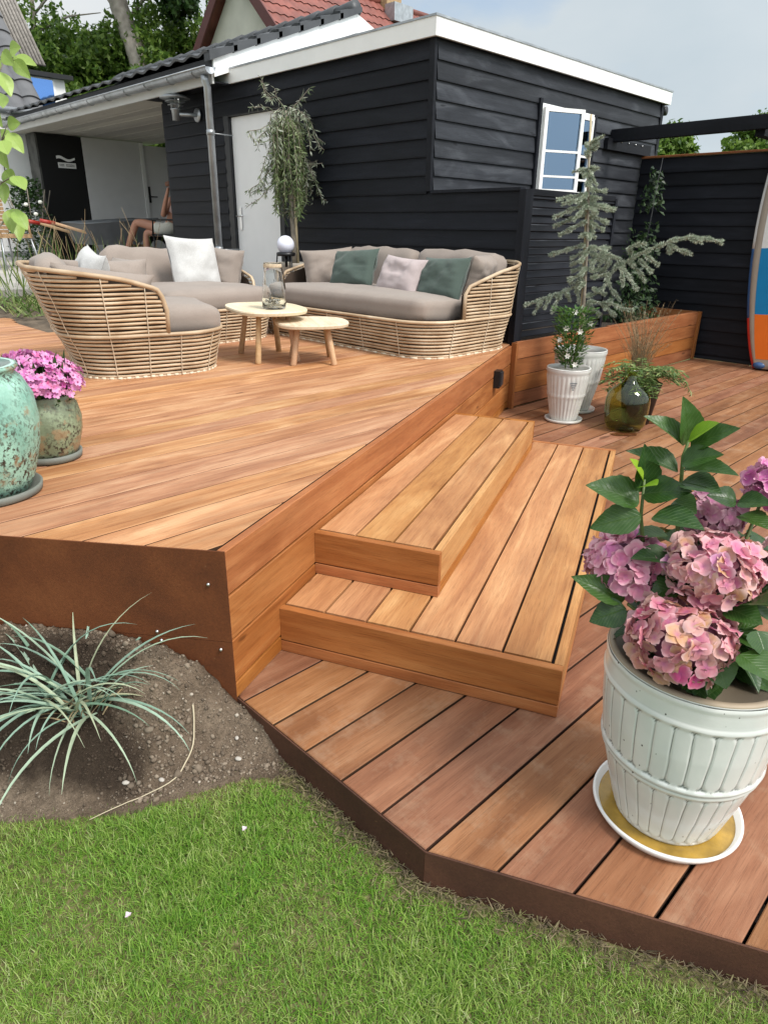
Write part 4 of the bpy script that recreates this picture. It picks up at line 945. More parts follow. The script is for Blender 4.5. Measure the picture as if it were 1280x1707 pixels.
tree('broadleaf_tree', 'wide green tree showing over the fence under the pergola beam', 25.6, 8.6, 3.5, (1.4, 1.9, 1.3), 14000, .10, L_HEDGE, 51, RG)

# ------------------------------------------------------------------ basket sofas
def sq_plan(D, Wd, rc, N=96):
    """rounded rectangle, x 0..D (front), y -W/2..W/2, starting at mid front going round by +y; returns pts and outward normals"""
    h = Wd/2; seg = []
    def arc(cx, cy, a0, a1, k=10):
        for i in range(k+1): a = a0+(a1-a0)*i/k; seg.append((cx+rc*cos(a), cy+rc*sin(a)))
    seg.append((D, 0)); arc(D-rc, h-rc, 0, pi/2); arc(rc, h-rc, pi/2, pi); arc(rc, -h+rc, pi, 1.5*pi); arc(D-rc, -h+rc, 1.5*pi, 2*pi)
    P = seg+[seg[0]]; cum = [0]
    for a, b in zip(P, P[1:]): cum.append(cum[-1]+hypot(b[0]-a[0], b[1]-a[1]))
    out = []; j = 0
    for i in range(N):
        s = cum[-1]*i/N
        while cum[j+1] < s: j += 1
        t = (s-cum[j])/(cum[j+1]-cum[j]+1e-9); out.append((P[j][0]+t*(P[j+1][0]-P[j][0]), P[j][1]+t*(P[j+1][1]-P[j][1])))
    nr = []
    for i in range(N):
        a, b = out[i-1], out[(i+1) % N]; d = Vector((b[0]-a[0], b[1]-a[1])).normalized(); nr.append((d.y, -d.x))
    return out, nr
def basket(name, label, loc, rz, D, Wd, group, armx, back_h=.64, seat_h=.275, arm_h=.50, flare_b=.17, flare_f=.05, flare_s=.07):
    root = thing(name, label, 'sofa', loc, rz, group); N = 120; P, NR = sq_plan(D, Wd, .26, N)
    def hr(i):                                   # rim height at plan position: high back, arms falling, low front
        x = P[i][0]/D
        xa = armx
        if x > xa+.10: return seat_h
        if x > xa: u = (x-xa)/.10; return seat_h+(arm_h-seat_h)*sqrt(max(0, 1-u*u))
        u = x/xa; return back_h+(arm_h-back_h)*u**1.2
    def pos(i, z, off=0.):
        x, y = P[i]; nx, ny = NR[i]; bw = max(0, -nx); sw = abs(ny)
        fl = (flare_f+.0)*min(1, z/seat_h) + (flare_b*bw+flare_s*sw)*max(0, (z-.12)/(back_h-.12))**1.15
        return (x+nx*(fl+off), y+ny*(fl+off), z)
    zs_ = [.016+.0238*k for k in range(0, 34)]
    for z in zs_:
        if z < seat_h-.005:
            m = MB(); m.tube([pos(i, z+.0030*noise.noise((i*.16, z*40, 1.))) for i in range(0, N, 1)], .0088+R(-.0008, .0006), 5, closed=True); part('cane', m, M_CANE, root)
        else:
            idx = [i for i in range(N) if hr(i) > z+.014]
            if len(idx) < 4: continue
            m = MB(); m.tube([pos(i, z+.0050*noise.noise((i*.13, z*40, 2.)), .002*noise.noise((i*.2, z*30, 5.))) for i in idx], .0086+R(-.0008, .0008), 5); part('cane', m, M_CANE, root)
    m = MB(); m.tube([pos(i, seat_h, .004) for i in range(N)], .012, 7, closed=True); part('seat_rim', m, M_CANE, root)
    idx = [i for i in range(N) if hr(i) > seat_h+.003]
    pts = [pos(idx[0], seat_h)]+[pos(i, hr(i), .003) for i in idx]+[pos(idx[-1], seat_h)]
    sm = [Vector(p) for p in pts]
    m = MB(); m.tube(sm, .0135, 8); part('top_rim', m, M_CANE, root)
    m = MB(); m.tube([pos(i, .004, -.004) for i in range(N)], .011, 6, closed=True); part('base_rim', m, M_BIND, root)
    # bindings and inner stakes
    bd = MB(); stv = MB()
    for i in range(0, N, 8):
        top = hr(i); zz = [.0+(top)*k/14 for k in range(15)]
        bd.tube([pos(i, z, .0085+.003*(k % 2)) for k, z in enumerate(zz)], .0026, 4); part('cane_binding', bd, M_BIND, root); bd = MB(); stv.tube([pos(i, z, -.022) for z in zz], .013, 6); part('inner_stake', stv, M_DARK_BROWN, root); stv = MB()
    for i in range(0, N):
        if i % 2 == 0: bd.tube([pos(i, .004, .008), pos((i+1) % N, .004, .008)], .0085, 5)
    part('base_weave', bd, M_BIND, root, kind='stuff')
    ln = MB(); V = []; F = []  # dark shell added inside the canes, shade of the gaps as colour
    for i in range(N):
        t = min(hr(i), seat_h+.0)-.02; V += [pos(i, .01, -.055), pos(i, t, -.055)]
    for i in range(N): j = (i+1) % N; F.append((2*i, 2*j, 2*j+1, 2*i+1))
    part('basket_gap_shade', ln.add(V, F), M_DARK_BROWN, root)
    bt = MB(); bt.add([pos(i, seat_h-.03, -.05) for i in range(N)], [tuple(range(N))]); part('seat_base', bt, M_DARK_BROWN, root)
    # added dark sheet behind the back canes, its colour is the gaps' shade
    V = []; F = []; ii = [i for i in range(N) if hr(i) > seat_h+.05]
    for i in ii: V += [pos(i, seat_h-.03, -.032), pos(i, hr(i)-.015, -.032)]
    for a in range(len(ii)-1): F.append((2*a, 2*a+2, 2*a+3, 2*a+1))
    part('back_gap_shade', MB().add(V, F), M_DARK_BROWN, root)
    return root
def rbox(wx, wy, wz, r, puff=.02, n=14, seed=0, wr=.004):
    """soft rounded block cushion centred at the origin base z 0"""
    V = []; F = []; idx = {}
    def vert(p):
        k = tuple(round(c, 5) for c in p)
        if k in idx: return idx[k]
        x, y, z = p; q = Vector((x*wx/2, y*wy/2, z*wz/2)); lim = Vector((wx/2-r, wy/2-r, wz/2-r*.9)); 
        c = Vector([max(-l, min(l, a)) for a, l in zip(q, lim)]); d = q-c
        if d.length > 1e-6: q = c+d.normalized()*min(r, d.length if d.length < r else r)
        if z > 0: q.z += puff*(1-x*x)*(1-y*y)
        nn2 = noise.noise_vector((q.x*6+seed*3.1, q.y*6, q.z*6+seed)); q += nn2*wr*2
        idx[k] = len(V); V.append((q.x, q.y, q.z+wz/2)); return idx[k]
    for ax in range(3):
        for s in (-1, 1):
            for i in range(n):
                for j in range(n):
                    def p(a, b):
                        c = [0, 0, 0]; c[ax] = s; c[(ax+1) % 3] = -1+2*a/n; c[(ax+2) % 3] = -1+2*b/n; return c
                    f = [vert(p(i, j)), vert(p(i+1, j)), vert(p(i+1, j+1)), vert(p(i, j+1))]
                    F.append(tuple(f if s > 0 else f[::-1]))
    return MB().add(V, F)
def pillow(wd, ht, th, seed=0, n=22, pinch=.08, sag=0.):
    V = []; F = []
    for s in (1, -1):
        for j in range(n+1):
            for i in range(n+1):
                u = -1+2*i/n; v = -1+2*j/n
                x = wd/2*u*(1-pinch*(1-v*v)*u*u); z = ht/2*v*(1-pinch*(1-u*u)*v*v)
                t = th/2*(max(0, (1-u**4))*max(0, (1-v**4)))**.55
                w_ = noise.noise((u*2.2+seed, v*2.2, s*.7+seed))*.02+noise.noise((u*6+seed*2, v*6, s))*.008
                edge = (1-u**6)*(1-v**6)
                V.append((x+w_*.3, s*t+w_*edge, z-sag*(1-u*u)*(v > 0)*v))
    m = (n+1)**2
    for s in (0, 1):
        for j in range(n):
            for i in range(n):
                a = s*m+j*(n+1)+i; f = (a, a+1, a+n+2, a+n+1); F.append(f[::-1] if s == 0 else f)
    return MB().add(V, F)
def cushion_obj(name, mb, mat, parent, loc, rot, **k): return part(name, mb, mat, parent, loc, rot, **k)

# right sofa
SG = 'wicker basket lounge seats on the upper deck'
rsf = basket('basket_sofa', 'long two-seat wicker basket sofa with green cushions against the black wall', (4.58, 4.18, U), pi, 1.02, 2.02, SG, .62, .63, .255, .49, .08, .045, .0)
cushion_obj('seat_cushion', rbox(.98, 1.88, .165, .07, .028, 16, 1), F_TAUPE, rsf, (.52, 0, .232), (0, radians(-1.5), 0))
for yy, sd in ((.44, 3), (-.44, 5)):
    cushion_obj('back_cushion', rbox(.19, .86, .42, .08, .015, 14, sd, .010), F_TAUPE, rsf, (.12, yy, .275), (radians(R(-2, 2)), radians(-15), radians(R(-3, 3))))
cushion_obj('side_cushion', pillow(.40, .31, .18, 7), F_TAUPE, rsf, (.24, .80, .535), (radians(-16), 0, radians(16)))
cushion_obj('side_cushion', pillow(.50, .34, .20, 9), F_TAUPE, rsf, (.36, -.80, .52), (radians(16), radians(4), radians(-20)))
def throw(name, label, mat, loc, rot, wd, ht, th, seed, group=None, pinch=.08):
    o = part(name, pillow(wd, ht, th, seed, pinch=pinch), mat, None, loc, rot); return tag(o, label, 'cushion', group)
GC = 'scatter cushions on the long wicker sofa'
throw('scatter_cushion', 'dark green cushion at the table end of the long sofa, left of the rose one', F_GREEN, (4.08, 4.50, U+.535), (radians(-22), radians(-4), radians(-86)), .50, .33, .15, 21, GC)
throw('scatter_cushion', 'pale rose grey cushion between the two green ones', F_PINKG, (4.03, 3.90, U+.51), (radians(-24), radians(3), radians(-94)), .47, .31, .14, 23, GC)
throw('scatter_cushion', 'dark green cushion beside the right arm of the long sofa', F_GREEN, (4.06, 3.50, U+.51), (radians(-22), radians(-2), radians(-97)), .50, .33, .14, 25, GC)

# near lounge chair, seen from its arm side
ch1 = basket('basket_armchair', 'near wicker basket lounge chair seen from its side by the pink flowers', (1.645, 4.40, U), radians(-15), .82, .80, SG, .50, .63, .255, .52, .16, .055, .06)
cushion_obj('seat_cushion', rbox(.80, .72, .17, .08, .03, 14, 31), F_TAUPE, ch1, (.45, 0, .225), (0, 0, 0))
cushion_obj('side_cushion', pillow(.56, .30, .16, 33), F_TAUPE, ch1, (.17, -.285, .475), (radians(16), radians(8), radians(3)))
cushion_obj('side_cushion', pillow(.54, .32, .18, 35), F_TAUPE, ch1, (.28, .27, .49), (radians(-14), 0, radians(-6)))
cushion_obj('back_cushion', rbox(.18, .58, .40, .085, .015, 12, 37, .014), F_TAUPE, ch1, (.035, -.03, .29), (radians(3), radians(-20), 0))
GW = 'white square cushions'
throw('white_cushion', 'white square cushion tucked into the near lounge chair', F_WHITE, (1.86, 4.58, U+.50), (radians(-20), radians(7), radians(-100)), .46, .44, .15, 41, GW, .12)

# rear lounge chair
ch2 = basket('basket_armchair', 'rear wicker basket lounge chair with a white square cushion facing the camera', (2.92, 5.70, U), radians(-88), .93, 1.04, SG, .50, .58, .255, .46, .14, .05, .05)
cushion_obj('seat_cushion', rbox(.92, .96, .17, .08, .028, 14, 51), F_TAUPE, ch2, (.50, 0, .235), (0, 0, 0))
cushion_obj('back_cushion', rbox(.18, .80, .40, .085, .015, 12, 53, .014), F_TAUPE, ch2, (.06, -.08, .28), (radians(-2), radians(-16), radians(0)))
cushion_obj('side_cushion', pillow(.52, .35, .20, 57), F_TAUPE, ch2, (.26, .43, .52), (radians(-14), radians(5), radians(14)))
cushion_obj('side_cushion', pillow(.54, .32, .18, 59), F_TAUPE, ch2, (.34, -.42, .46), (radians(16), 0, radians(-10)))
throw('white_cushion', 'large white square cushion leaning on the back of the rear lounge chair', F_WHITE, (3.08, 5.36, U+.555), (radians(-17), radians(3), radians(3)), .46, .45, .16, 61, GW, .07)

# ------------------------------------------------------------------ coffee tables, vase, lamp
def ctable(name, label, c, ax, ay, rz, h, legs):
    t = thing(name, label, 'table', (*c, U), rz, 'teak nesting coffee tables'); n_ = 48; P = []
    for i in range(n_):
        q = 2*pi*i/n_; e = 2/2.8; P.append((ax*math.copysign(abs(cos(q))**e, cos(q))*(1+.06*sin(q)), ay*math.copysign(abs(sin(q))**e, sin(q))))
    m = MB(); rows = [(.93, h-.03), (.985, h-.024), (1., h-.008), (.985, h)]; V = [(x*s, y*s, z) for s, z in rows for x, y in P]; F = [tuple(range(n_-1, -1, -1)), tuple(range(3*n_, 4*n_))]
    for k in range(3):
        for i in range(n_): j = (i+1) % n_; F.append((k*n_+i, k*n_+j, (k+1)*n_+j, (k+1)*n_+i))
    m.add(V, F, False); part('tabletop', m, W_TEAK, t)
    for lx, ly in legs:
        m = MB(); a = Vector((lx*.72, ly*.72, h-.031)); b = Vector((lx, ly, 0)); m.tube([b, b+Vector((0, 0, .004)), a.lerp(b, .5), a], [.017, .021, .0195, .017], 12); part('leg', m, W_LEG, t)
    return t
ctable('coffee_table', 'larger oval pale wood coffee table holding the glass vase', (2.83, 4.02), .36, .25, radians(72), .345, ((.24, .13), (.22, -.15), (-.22, .14), (-.24, -.13)))
ctable('coffee_table', 'smaller pale wood coffee table tucked under the larger one', (2.97, 3.70), .255, .245, radians(60), .272, ((.17, .12), (.15, -.15), (-.14, .15), (-.17, -.12)))
vs = thing('glass_vase', 'clear glass carafe vase with white stones on the larger coffee table', 'vase', (2.80, 3.88, U+.346))
m = MB(); pr = [(.0, 0), (.072, 0), (.078, .012), (.080, .05), (.074, .13), (.060, .22), (.056, .285), (.058, .29), (.053, .285), (.057, .22), (.070, .13), (.075, .05), (.070, .014), (.0, .012)]; m.lathe(pr, 32); part('glass', m, M_CLEAR, vs)
m = MB(); m.lathe([(.0595, .262), (.0605, .264), (.0605, .280), (.0595, .283)], 32, close=True); part('rope_collar', m, m_plain('pale_rope', (.52, .42, .30), .8, var=.2, sc=60), vs)
m = MB()
for i in range(26): a = R(0, 6.28); r = R(0, .055); m.sphere((r*cos(a), r*sin(a), .022+R(0, .035)), R(.009, .015), 7, 5, (1, .8, .7))
part('white_stones', m, M_PEB, vs, kind='stuff')
m = MB()
for i in range(4): a = R(0, 6.28); m.tube([(.02*cos(a), .02*sin(a), .04), (.04*cos(a), .04*sin(a), R(.08, .12))], .0015, 5)
part('dark_twigs', m, M_DARK_BROWN, vs)
m = MB(); m.tube([(.06, -.012, .27), (.075, -.015, .22), (.081, -.02, .12)], .004, 6); part('cord_handle', m, M_DARK_BROWN, vs)

gl = thing('globe_lantern', 'black tripod lantern with a white globe behind the table by the white door', 'lamp', (4.22, 5.62, U))
m = MB(); m.sphere((0, 0, .70), .083, 28, 18); part('globe', m, M_OPAL, gl)
m = MB(); m.lathe([(.0, .60), (.088, .60), (.09, .612), (.088, .63), (.07, .635), (0, .635)], 28); part('lamp_base', m, M_METB, gl)
for q in range(3): m = MB(); a = .5+q*2.094; m.tube([(.083*cos(a), .083*sin(a), .61), (.14*cos(a), .14*sin(a), 0)], .0065, 8); part('leg', m, M_METB, gl)
m = MB(); m.tube([(0, 0, .60), (0, 0, .5)], .012, 8); part('stem', m, M_METB, gl)

# weeping silver tree in a beige pot
def basis(bx, by):
    n_ = Vector((bx, by, 0)).normalized(); return Vector((n_.y, -n_.x, 0)), n_
wt = thing('weeping_pear_tree', 'small weeping silver leaved tree in a beige pot beside the white door', 'tree', (4.45, 5.80, U))
r_, n_ = basis(4.45, 5.80)
def wp(l, z, d=0.): q = r_*(l-.0)+n_*d; return Vector((q.x, q.y, z-U))
m = MB(); m.lathe([(.0, 0), (.13, 0), (.15, .25), (.175, .50), (.18, .53), (.165, .53), (.155, .47), (0, .47)], 40, (0, 0, 0), lambda q, z, i: .005*sin(q*26) if 0 < i < 4 else 0); part('pot', m, M_BEIGE, wt)
m = MB(); m.tube([wp(.0, .97), wp(.012, 1.19), wp(0, 1.4), wp(0, 1.65), wp(-.016, 1.93), wp(-.02, 2.23), wp(-.026, 2.36)], [.026, .025, .023, .022, .02, .016, .01], 8); part('trunk', m, M_BARK, wt)
m = MB(); m.tube([wp(.045, .97, .0), wp(.03, 1.5, .0), wp(.02, 1.72, .02)], .014, 7); part('stake', m, M_BAMB, wt)
WB = [[(-.148, 2.432), (-.196, 2.497), (-.236, 2.604)], [(-.049, 2.399), (-.105, 2.463), (-.119, 2.529)], [(.027, 2.386), (.106, 2.448), (.198, 2.55)], [(-.185, 2.38), (-.269, 2.377), (-.37, 2.37)], [(-.084, 2.368), (-.162, 2.321), (-.185, 2.192), (-.183, 2.055)], [(-.067, 2.361), (-.129, 2.307), (-.109, 2.172), (-.108, 2.003)], [(-.05, 2.361), (-.063, 2.264), (-.078, 2.112), (-.076, 1.941)], [(-.025, 2.362), (-.021, 2.235), (-.036, 2.082), (-.033, 1.927)], [(.018, 2.371), (.03, 2.236), (.016, 2.083), (.004, 2.006)], [(.052, 2.372), (.091, 2.268), (.095, 2.116), (.107, 1.961)], [(.086, 2.373), (.152, 2.3), (.183, 2.164), (.188, 2.026)], [(.12, 2.359), (.203, 2.271), (.252, 2.151), (.329, 2.099)], [(-.157, 2.261), (-.262, 2.198), (-.382, 2.179), (-.326, 2.105)], [(-.167, 2.216), (-.264, 2.152), (-.296, 2.045)], [(-.157, 2.079), (-.232, 1.953), (-.293, 1.779), (-.308, 1.667)], [(-.143, 2.002), (-.202, 1.86), (-.303, 1.747), (-.42, 1.681)], [(-.138, 1.924), (-.163, 1.766), (-.247, 1.66)], [(-.199, 1.725), (-.293, 1.619), (-.42, 1.543)], [(-.1, 2.003), (-.061, 1.887), (-.022, 1.769)], [(-.068, 1.941), (-.02, 1.809), (-.096, 1.687)], [(.091, 2.008), (.123, 1.891), (.11, 1.771)], [(.126, 2.009), (.175, 1.892), (.217, 1.774)], [(.185, 1.932), (.242, 1.742), (.293, 1.621), (.374, 1.598)], [(.157, 1.852), (.143, 1.692), (.14, 1.578)], [(.194, 1.916), (.317, 1.935)], [(.218, 2.165), (.285, 2.067), (.319, 2.037)], [(-.005, 1.526), (-.077, 1.492)], [(.023, 1.543), (.047, 1.477)], [(-.006, 1.729), (.018, 1.649), (.057, 1.633)], [(-.016, 1.927), (.015, 1.809)], [(-.103, 2.308), (-.149, 2.231), (-.148, 2.079), (-.138, 1.924)], [(.064, 2.237), (.042, 2.084), (.071, 1.929), (.084, 1.787)]]
def resample(P, step):
    out = [P[0]]
    for a, b in zip(P, P[1:]):
        k = max(1, int((b-a).length/step))
        for i in range(1, k+1): out.append(a.lerp(b, i/k))
    return out
IN = []
for i in range(46):
    a = R(-.17, .15); t0 = 2.36-abs(a)*.25-R(0, .1); d_ = R(.3, .75); IN.append([(a*.5-.01, t0), (a, t0-.07), (a*1.15+R(-.02, .02), t0-.07-d_*.5), (a*1.2+R(-.03, .03), t0-.07-d_)])
for bi, br in enumerate(WB*2+IN):
    dup = bi >= len(WB); d0 = R(-.14, .05) if not dup else R(-.05, .22)
    ins = len(br) > 3
    if dup and not ins and bi % 2: continue
    core = bi >= 2*len(WB)
    if core: d0 = R(-.17, .17)
    P = [wp(l*(1 if not dup else .85)+(R(-.05, .05) if dup and not core else 0), z+(R(-.05, .05) if dup and not core else 0), d0*min(1, .4+k*.3)) for k, (l, z) in enumerate(br)]; P = resample(P, .02)
    m = MB(); m.tube(P, .003, 4); o = part('branch', m, M_BARK, wt)
    m = MB()
    for k, p in enumerate(P):
        for _ in range(3 if ins else 2):
            dr_ = Vector((R(-1, 1), R(-1, 1), R(-1.6, -.1))) if ins else Vector((R(-1, 1), R(-1, 1), R(-1.2, .4))); dr_.normalize()
            m.leafq(p, p+dr_*R(.04, .075), R(.008, .014), Vector((R(-1, 1), R(-1, 1), R(0, 1))))
    part('leaves', m, L_OLIVE if core else L_GREY, o)

# pink pot behind the rear chair
pk = thing('small_flower_pot', 'small dark pot of pink flowers behind the glass vase', 'flower pot', (4.10, 5.93, U))
m = MB(); m.lathe([(0, 0), (.08, 0), (.11, .15), (.115, .17), (.1, .17), (.095, .14), (0, .14)], 20); part('pot', m, M_METB, pk)
m = MB()
for i in range(160): a = R(0, 6.28); r = .15*sqrt(R(0, 1)); p = Vector((r*cos(a), r*sin(a), .24+R(-.05, .05)-r*.3)); q = p+Vector((R(-1, 1), R(-1, 1), R(0, 1)))*.02; m.leafq(p, q, .018, Vector((R(-1, 1), R(-1, 1), 1)))
part('blossoms', m, P_GER, pk, kind='stuff')
m = MB()
for i in range(90): a = R(0, 6.28); r = .12*sqrt(R(0, 1)); p = Vector((r*.5*cos(a), r*.5*sin(a), .14)); m.leafq(p, p+Vector((r*cos(a), r*sin(a), R(.03, .08))), .02, Vector((0, 0, 1)))
part('foliage', m, L_DARK, pk)

# ------------------------------------------------------------------ turquoise pots at the left
def teal_pot(name, label, c, prof, mat, cat, sauc_r, group='turquoise glazed pots at the deck corner'):
    s = thing('plant_saucer', 'grey clay saucer under the '+('large turquoise' if mat is M_TEAL else 'small mossy')+' pot', 'saucer', (*c, U), 0, 'grey clay saucers')
    m = MB(); m.lathe([(0, 0), (sauc_r-.012, 0), (sauc_r, .006), (sauc_r+.003, .028), (sauc_r-.004, .030), (sauc_r-.012, .012), (0, .011)], 44); part('dish', m, M_SAUG, s)
    t = thing(name, label, cat, (c[0], c[1], U+.0115), 0, group)
    m = MB(); m.lathe(prof, 64, (0, 0, 0), lambda q, z, i: .002*noise.noise((cos(q)*3, sin(q)*3, z*14))); part('pot', m, mat, t); return t
tp = teal_pot('large_glazed_pot', 'large turquoise weathered glazed pot at the left edge of the deck', (.562, 2.465), [(0, 0), (.13, 0), (.155, .05), (.185, .15), (.198, .24), (.19, .32), (.165, .375), (.148, .395), (.155, .405), (.162, .413), (.158, .421), (.142, .421), (.135, .41), (.14, .36), (0, .36)], M_TEAL, 'pot', .168)
m = MB(); m.lathe([(.1585, .4215), (.1425, .4225), (.136, .412)], 48, close=True); part('pot_rim', m, m_plain('pale_teal_rim', (.42, .60, .52), .3, var=.15), tp)
m = MB(); m.lathe([(0, .365), (.139, .365)], 24, close=True); part('soil', m, M_SOILP, tp)
sp = teal_pot('flowering_pot', 'small mossy green brown glazed pot overflowing with pink flowers', (.862, 2.722), [(0, 0), (.095, 0), (.11, .03), (.13, .10), (.135, .15), (.125, .20), (.112, .225), (.115, .24), (.108, .243), (.1, .235), (.1, .2), (0, .2)], M_TEALB, 'flower pot', .115)
fl = MB()
for q in range(5):
    a = q*2*pi/5; d = Vector((cos(a), sin(a), .25)); s = Vector((-sin(a), cos(a), 0)); fl.add([Vector((0, 0, 0)), d*.008+s*.006, d*.015+s*.004, d*.015-s*.004, d*.008-s*.006], [(0, 1, 2, 3, 4)])
FLM = fl.mesh('blossom'); FLM.materials.append(m_leaf('pink_blossom_petal', [(.55, .10, .36), (.66, .22, .50), (.74, .42, .62), (.70, .30, .56)], .6, .25, per='rnd'))
ey = MB(); ey.add([(.0035*cos(q*pi/3), .0035*sin(q*pi/3), .0035) for q in range(6)]+[(0, 0, .007)], [(i, (i+1) % 6, 6) for i in range(6)]); EYM = ey.mesh('blossom_eye'); EYM.materials.append(P_EYE)
rgn = random.Random(3); cnt = 0; extra = MB()
for i in range(620):
    a = rgn.uniform(0, 6.283); b = rgn.uniform(-.25, 1); r = rgn.uniform(.85, 1.08)
    lump = 1+.18*noise.noise((cos(a)*2, sin(a)*2, b*2))
    p = Vector((.150*cos(a)*sqrt(max(0, 1-b*b))*lump*r, .155*sin(a)*sqrt(max(0, 1-b*b))*lump*r-.0, (.285+.105*b*lump*r)))
    q = Vector((cos(a)*.8, sin(a)*.8, .35+b*.7)).normalized()
    q = (q+Vector((rgn.uniform(-.5, .5), rgn.uniform(-.5, .5), rgn.uniform(-.4, .4)))).normalized()
    rot = q.to_track_quat('Z', 'Y')
    if cnt < 290 and (p.x < .12 or True) and p.y < .1:
        o = link('blossom', FLM, None, sp, p, rot.to_euler(), (s_ := rgn.uniform(.8, 1.15), s_, s_)); link('blossom_eye', EYM, None, o); cnt += 1
    else:
        M_ = rot.to_matrix(); extra.add([M_ @ v.co+p for v in FLM.vertices], [tuple(f.vertices) for f in FLM.polygons])
part('blossoms', extra, P_GER, sp, kind='stuff')
m = MB()
for i in range(420):
    a = R(0, 6.28); r = .13*sqrt(R(0, 1)); p = Vector((r*.6*cos(a), r*.6*sin(a), .2)); e = Vector((r*1.1*cos(a), r*1.1*sin(a), R(.18, .40))); m.leafq(p.lerp(e, .6), e, R(.012, .022), Vector((R(-1, 1), R(-1, 1), 1)))
part('foliage', m, L_DARK, sp)
# bits of pink flower behind the large pot
# ------------------------------------------------------------------ big hydrangea pot
HC = (1.43, .413)
sc = thing('plant_saucer', 'white glazed saucer with ochre water under the big hydrangea pot', 'saucer', (*HC, 0))
m = MB(); m.lathe([(0, 0), (.150, 0), (.166, .006), (.178, .026), (.176, .032), (.171, .031), (.160, .012), (.150, .009), (0, .009)], 72); part('dish', m, M_SAUCW, sc)
m = MB(); m.lathe([(0, .0145), (.1615, .0145)], 64, close=True); part('water', m, M_WATERY, sc)
hy = thing('potted_hydrangea', 'big white ribbed ceramic pot of pink hydrangea at the deck edge', 'potted plant', (*HC, .0155))
def interp(T, z):
    for a, b in zip(T, T[1:]):
        if z <= b[0]: return a[1]+(b[1]-a[1])*(z-a[0])/(b[0]-a[0])
    return T[-1][1]
PRF = [(0, .123), (.02, .130), (.10, .152), (.17, .170), (.205, .178), (.30, .190), (.38, .1965), (.43, .199), (.455, .199)]
zz = [0]+[.004+.451*i/88 for i in range(89)]; prof = [(interp(PRF, z), z) for z in zz]
NPAN = 30
def band(z, c, w_, h): return h*math.exp(-((z-c)/w_)**2)
def pmod(q, z, i):
    d = band(z, .213, .0055, .006)+band(z, .197, .005, .005)+band(z, .392, .006, .0045)+band(z, .448, .007, .003)
    up = .222 < z < .387; lo = .012 < z < .188
    if up or lo:
        ph = q*NPAN/(2*pi)+(.5 if lo else 0)+.10*noise.noise((z*9, q*3, 4)); f = ph-floor(ph); e = min(f, 1-f)
        z0, z1 = (.222, .387) if up else (.012, .188); ze = min(z-z0, z1-z); arch = min(1, ze/.02)
        # pillow-shaped panels with rounded ends
        lim = .5-.5*sqrt(max(0, 1-(1-arch)**2)) if ze < .02 else 0
        d += .0030*min(1, max(0, (e-lim*.9)/.07))-.0022
    d += .0012*noise.noise((cos(q)*4, sin(q)*4, z*9))
    return d
m = MB(); m.lathe(prof, 30*16, (0, 0, 0), pmod, close=True); m.lathe([(.199, .4551), (.197, .460), (.185, .461), (.178, .452), (.176, .41), (0, .405)], 72)
pot = part('pot', m, None, hy)
# glaze darker in the grooves, paler on raised edges: material by pointiness
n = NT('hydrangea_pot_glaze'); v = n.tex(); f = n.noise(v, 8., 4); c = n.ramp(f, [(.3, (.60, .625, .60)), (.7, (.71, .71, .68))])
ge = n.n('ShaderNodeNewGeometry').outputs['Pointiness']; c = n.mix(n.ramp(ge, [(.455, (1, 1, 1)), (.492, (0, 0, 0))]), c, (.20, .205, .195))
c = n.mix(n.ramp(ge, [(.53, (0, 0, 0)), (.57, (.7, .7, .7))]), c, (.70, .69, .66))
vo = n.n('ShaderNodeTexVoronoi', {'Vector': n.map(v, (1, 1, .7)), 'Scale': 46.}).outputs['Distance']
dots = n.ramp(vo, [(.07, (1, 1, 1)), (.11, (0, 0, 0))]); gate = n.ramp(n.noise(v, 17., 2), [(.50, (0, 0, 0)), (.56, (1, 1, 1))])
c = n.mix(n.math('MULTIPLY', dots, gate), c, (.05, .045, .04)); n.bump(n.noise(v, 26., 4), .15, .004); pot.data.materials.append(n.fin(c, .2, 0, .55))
m = MB(); m.lathe([(.1985, .4555), (.1965, .4625), (.1845, .4635), (.177, .452), (.175, .42)], 72, close=True); part('pot_rim', m, M_RIMTAN, hy)
m = MB(); m.lathe([(0, .437), (.1775, .43)], 32, close=True); part('soil', m, M_SOILP, hy)

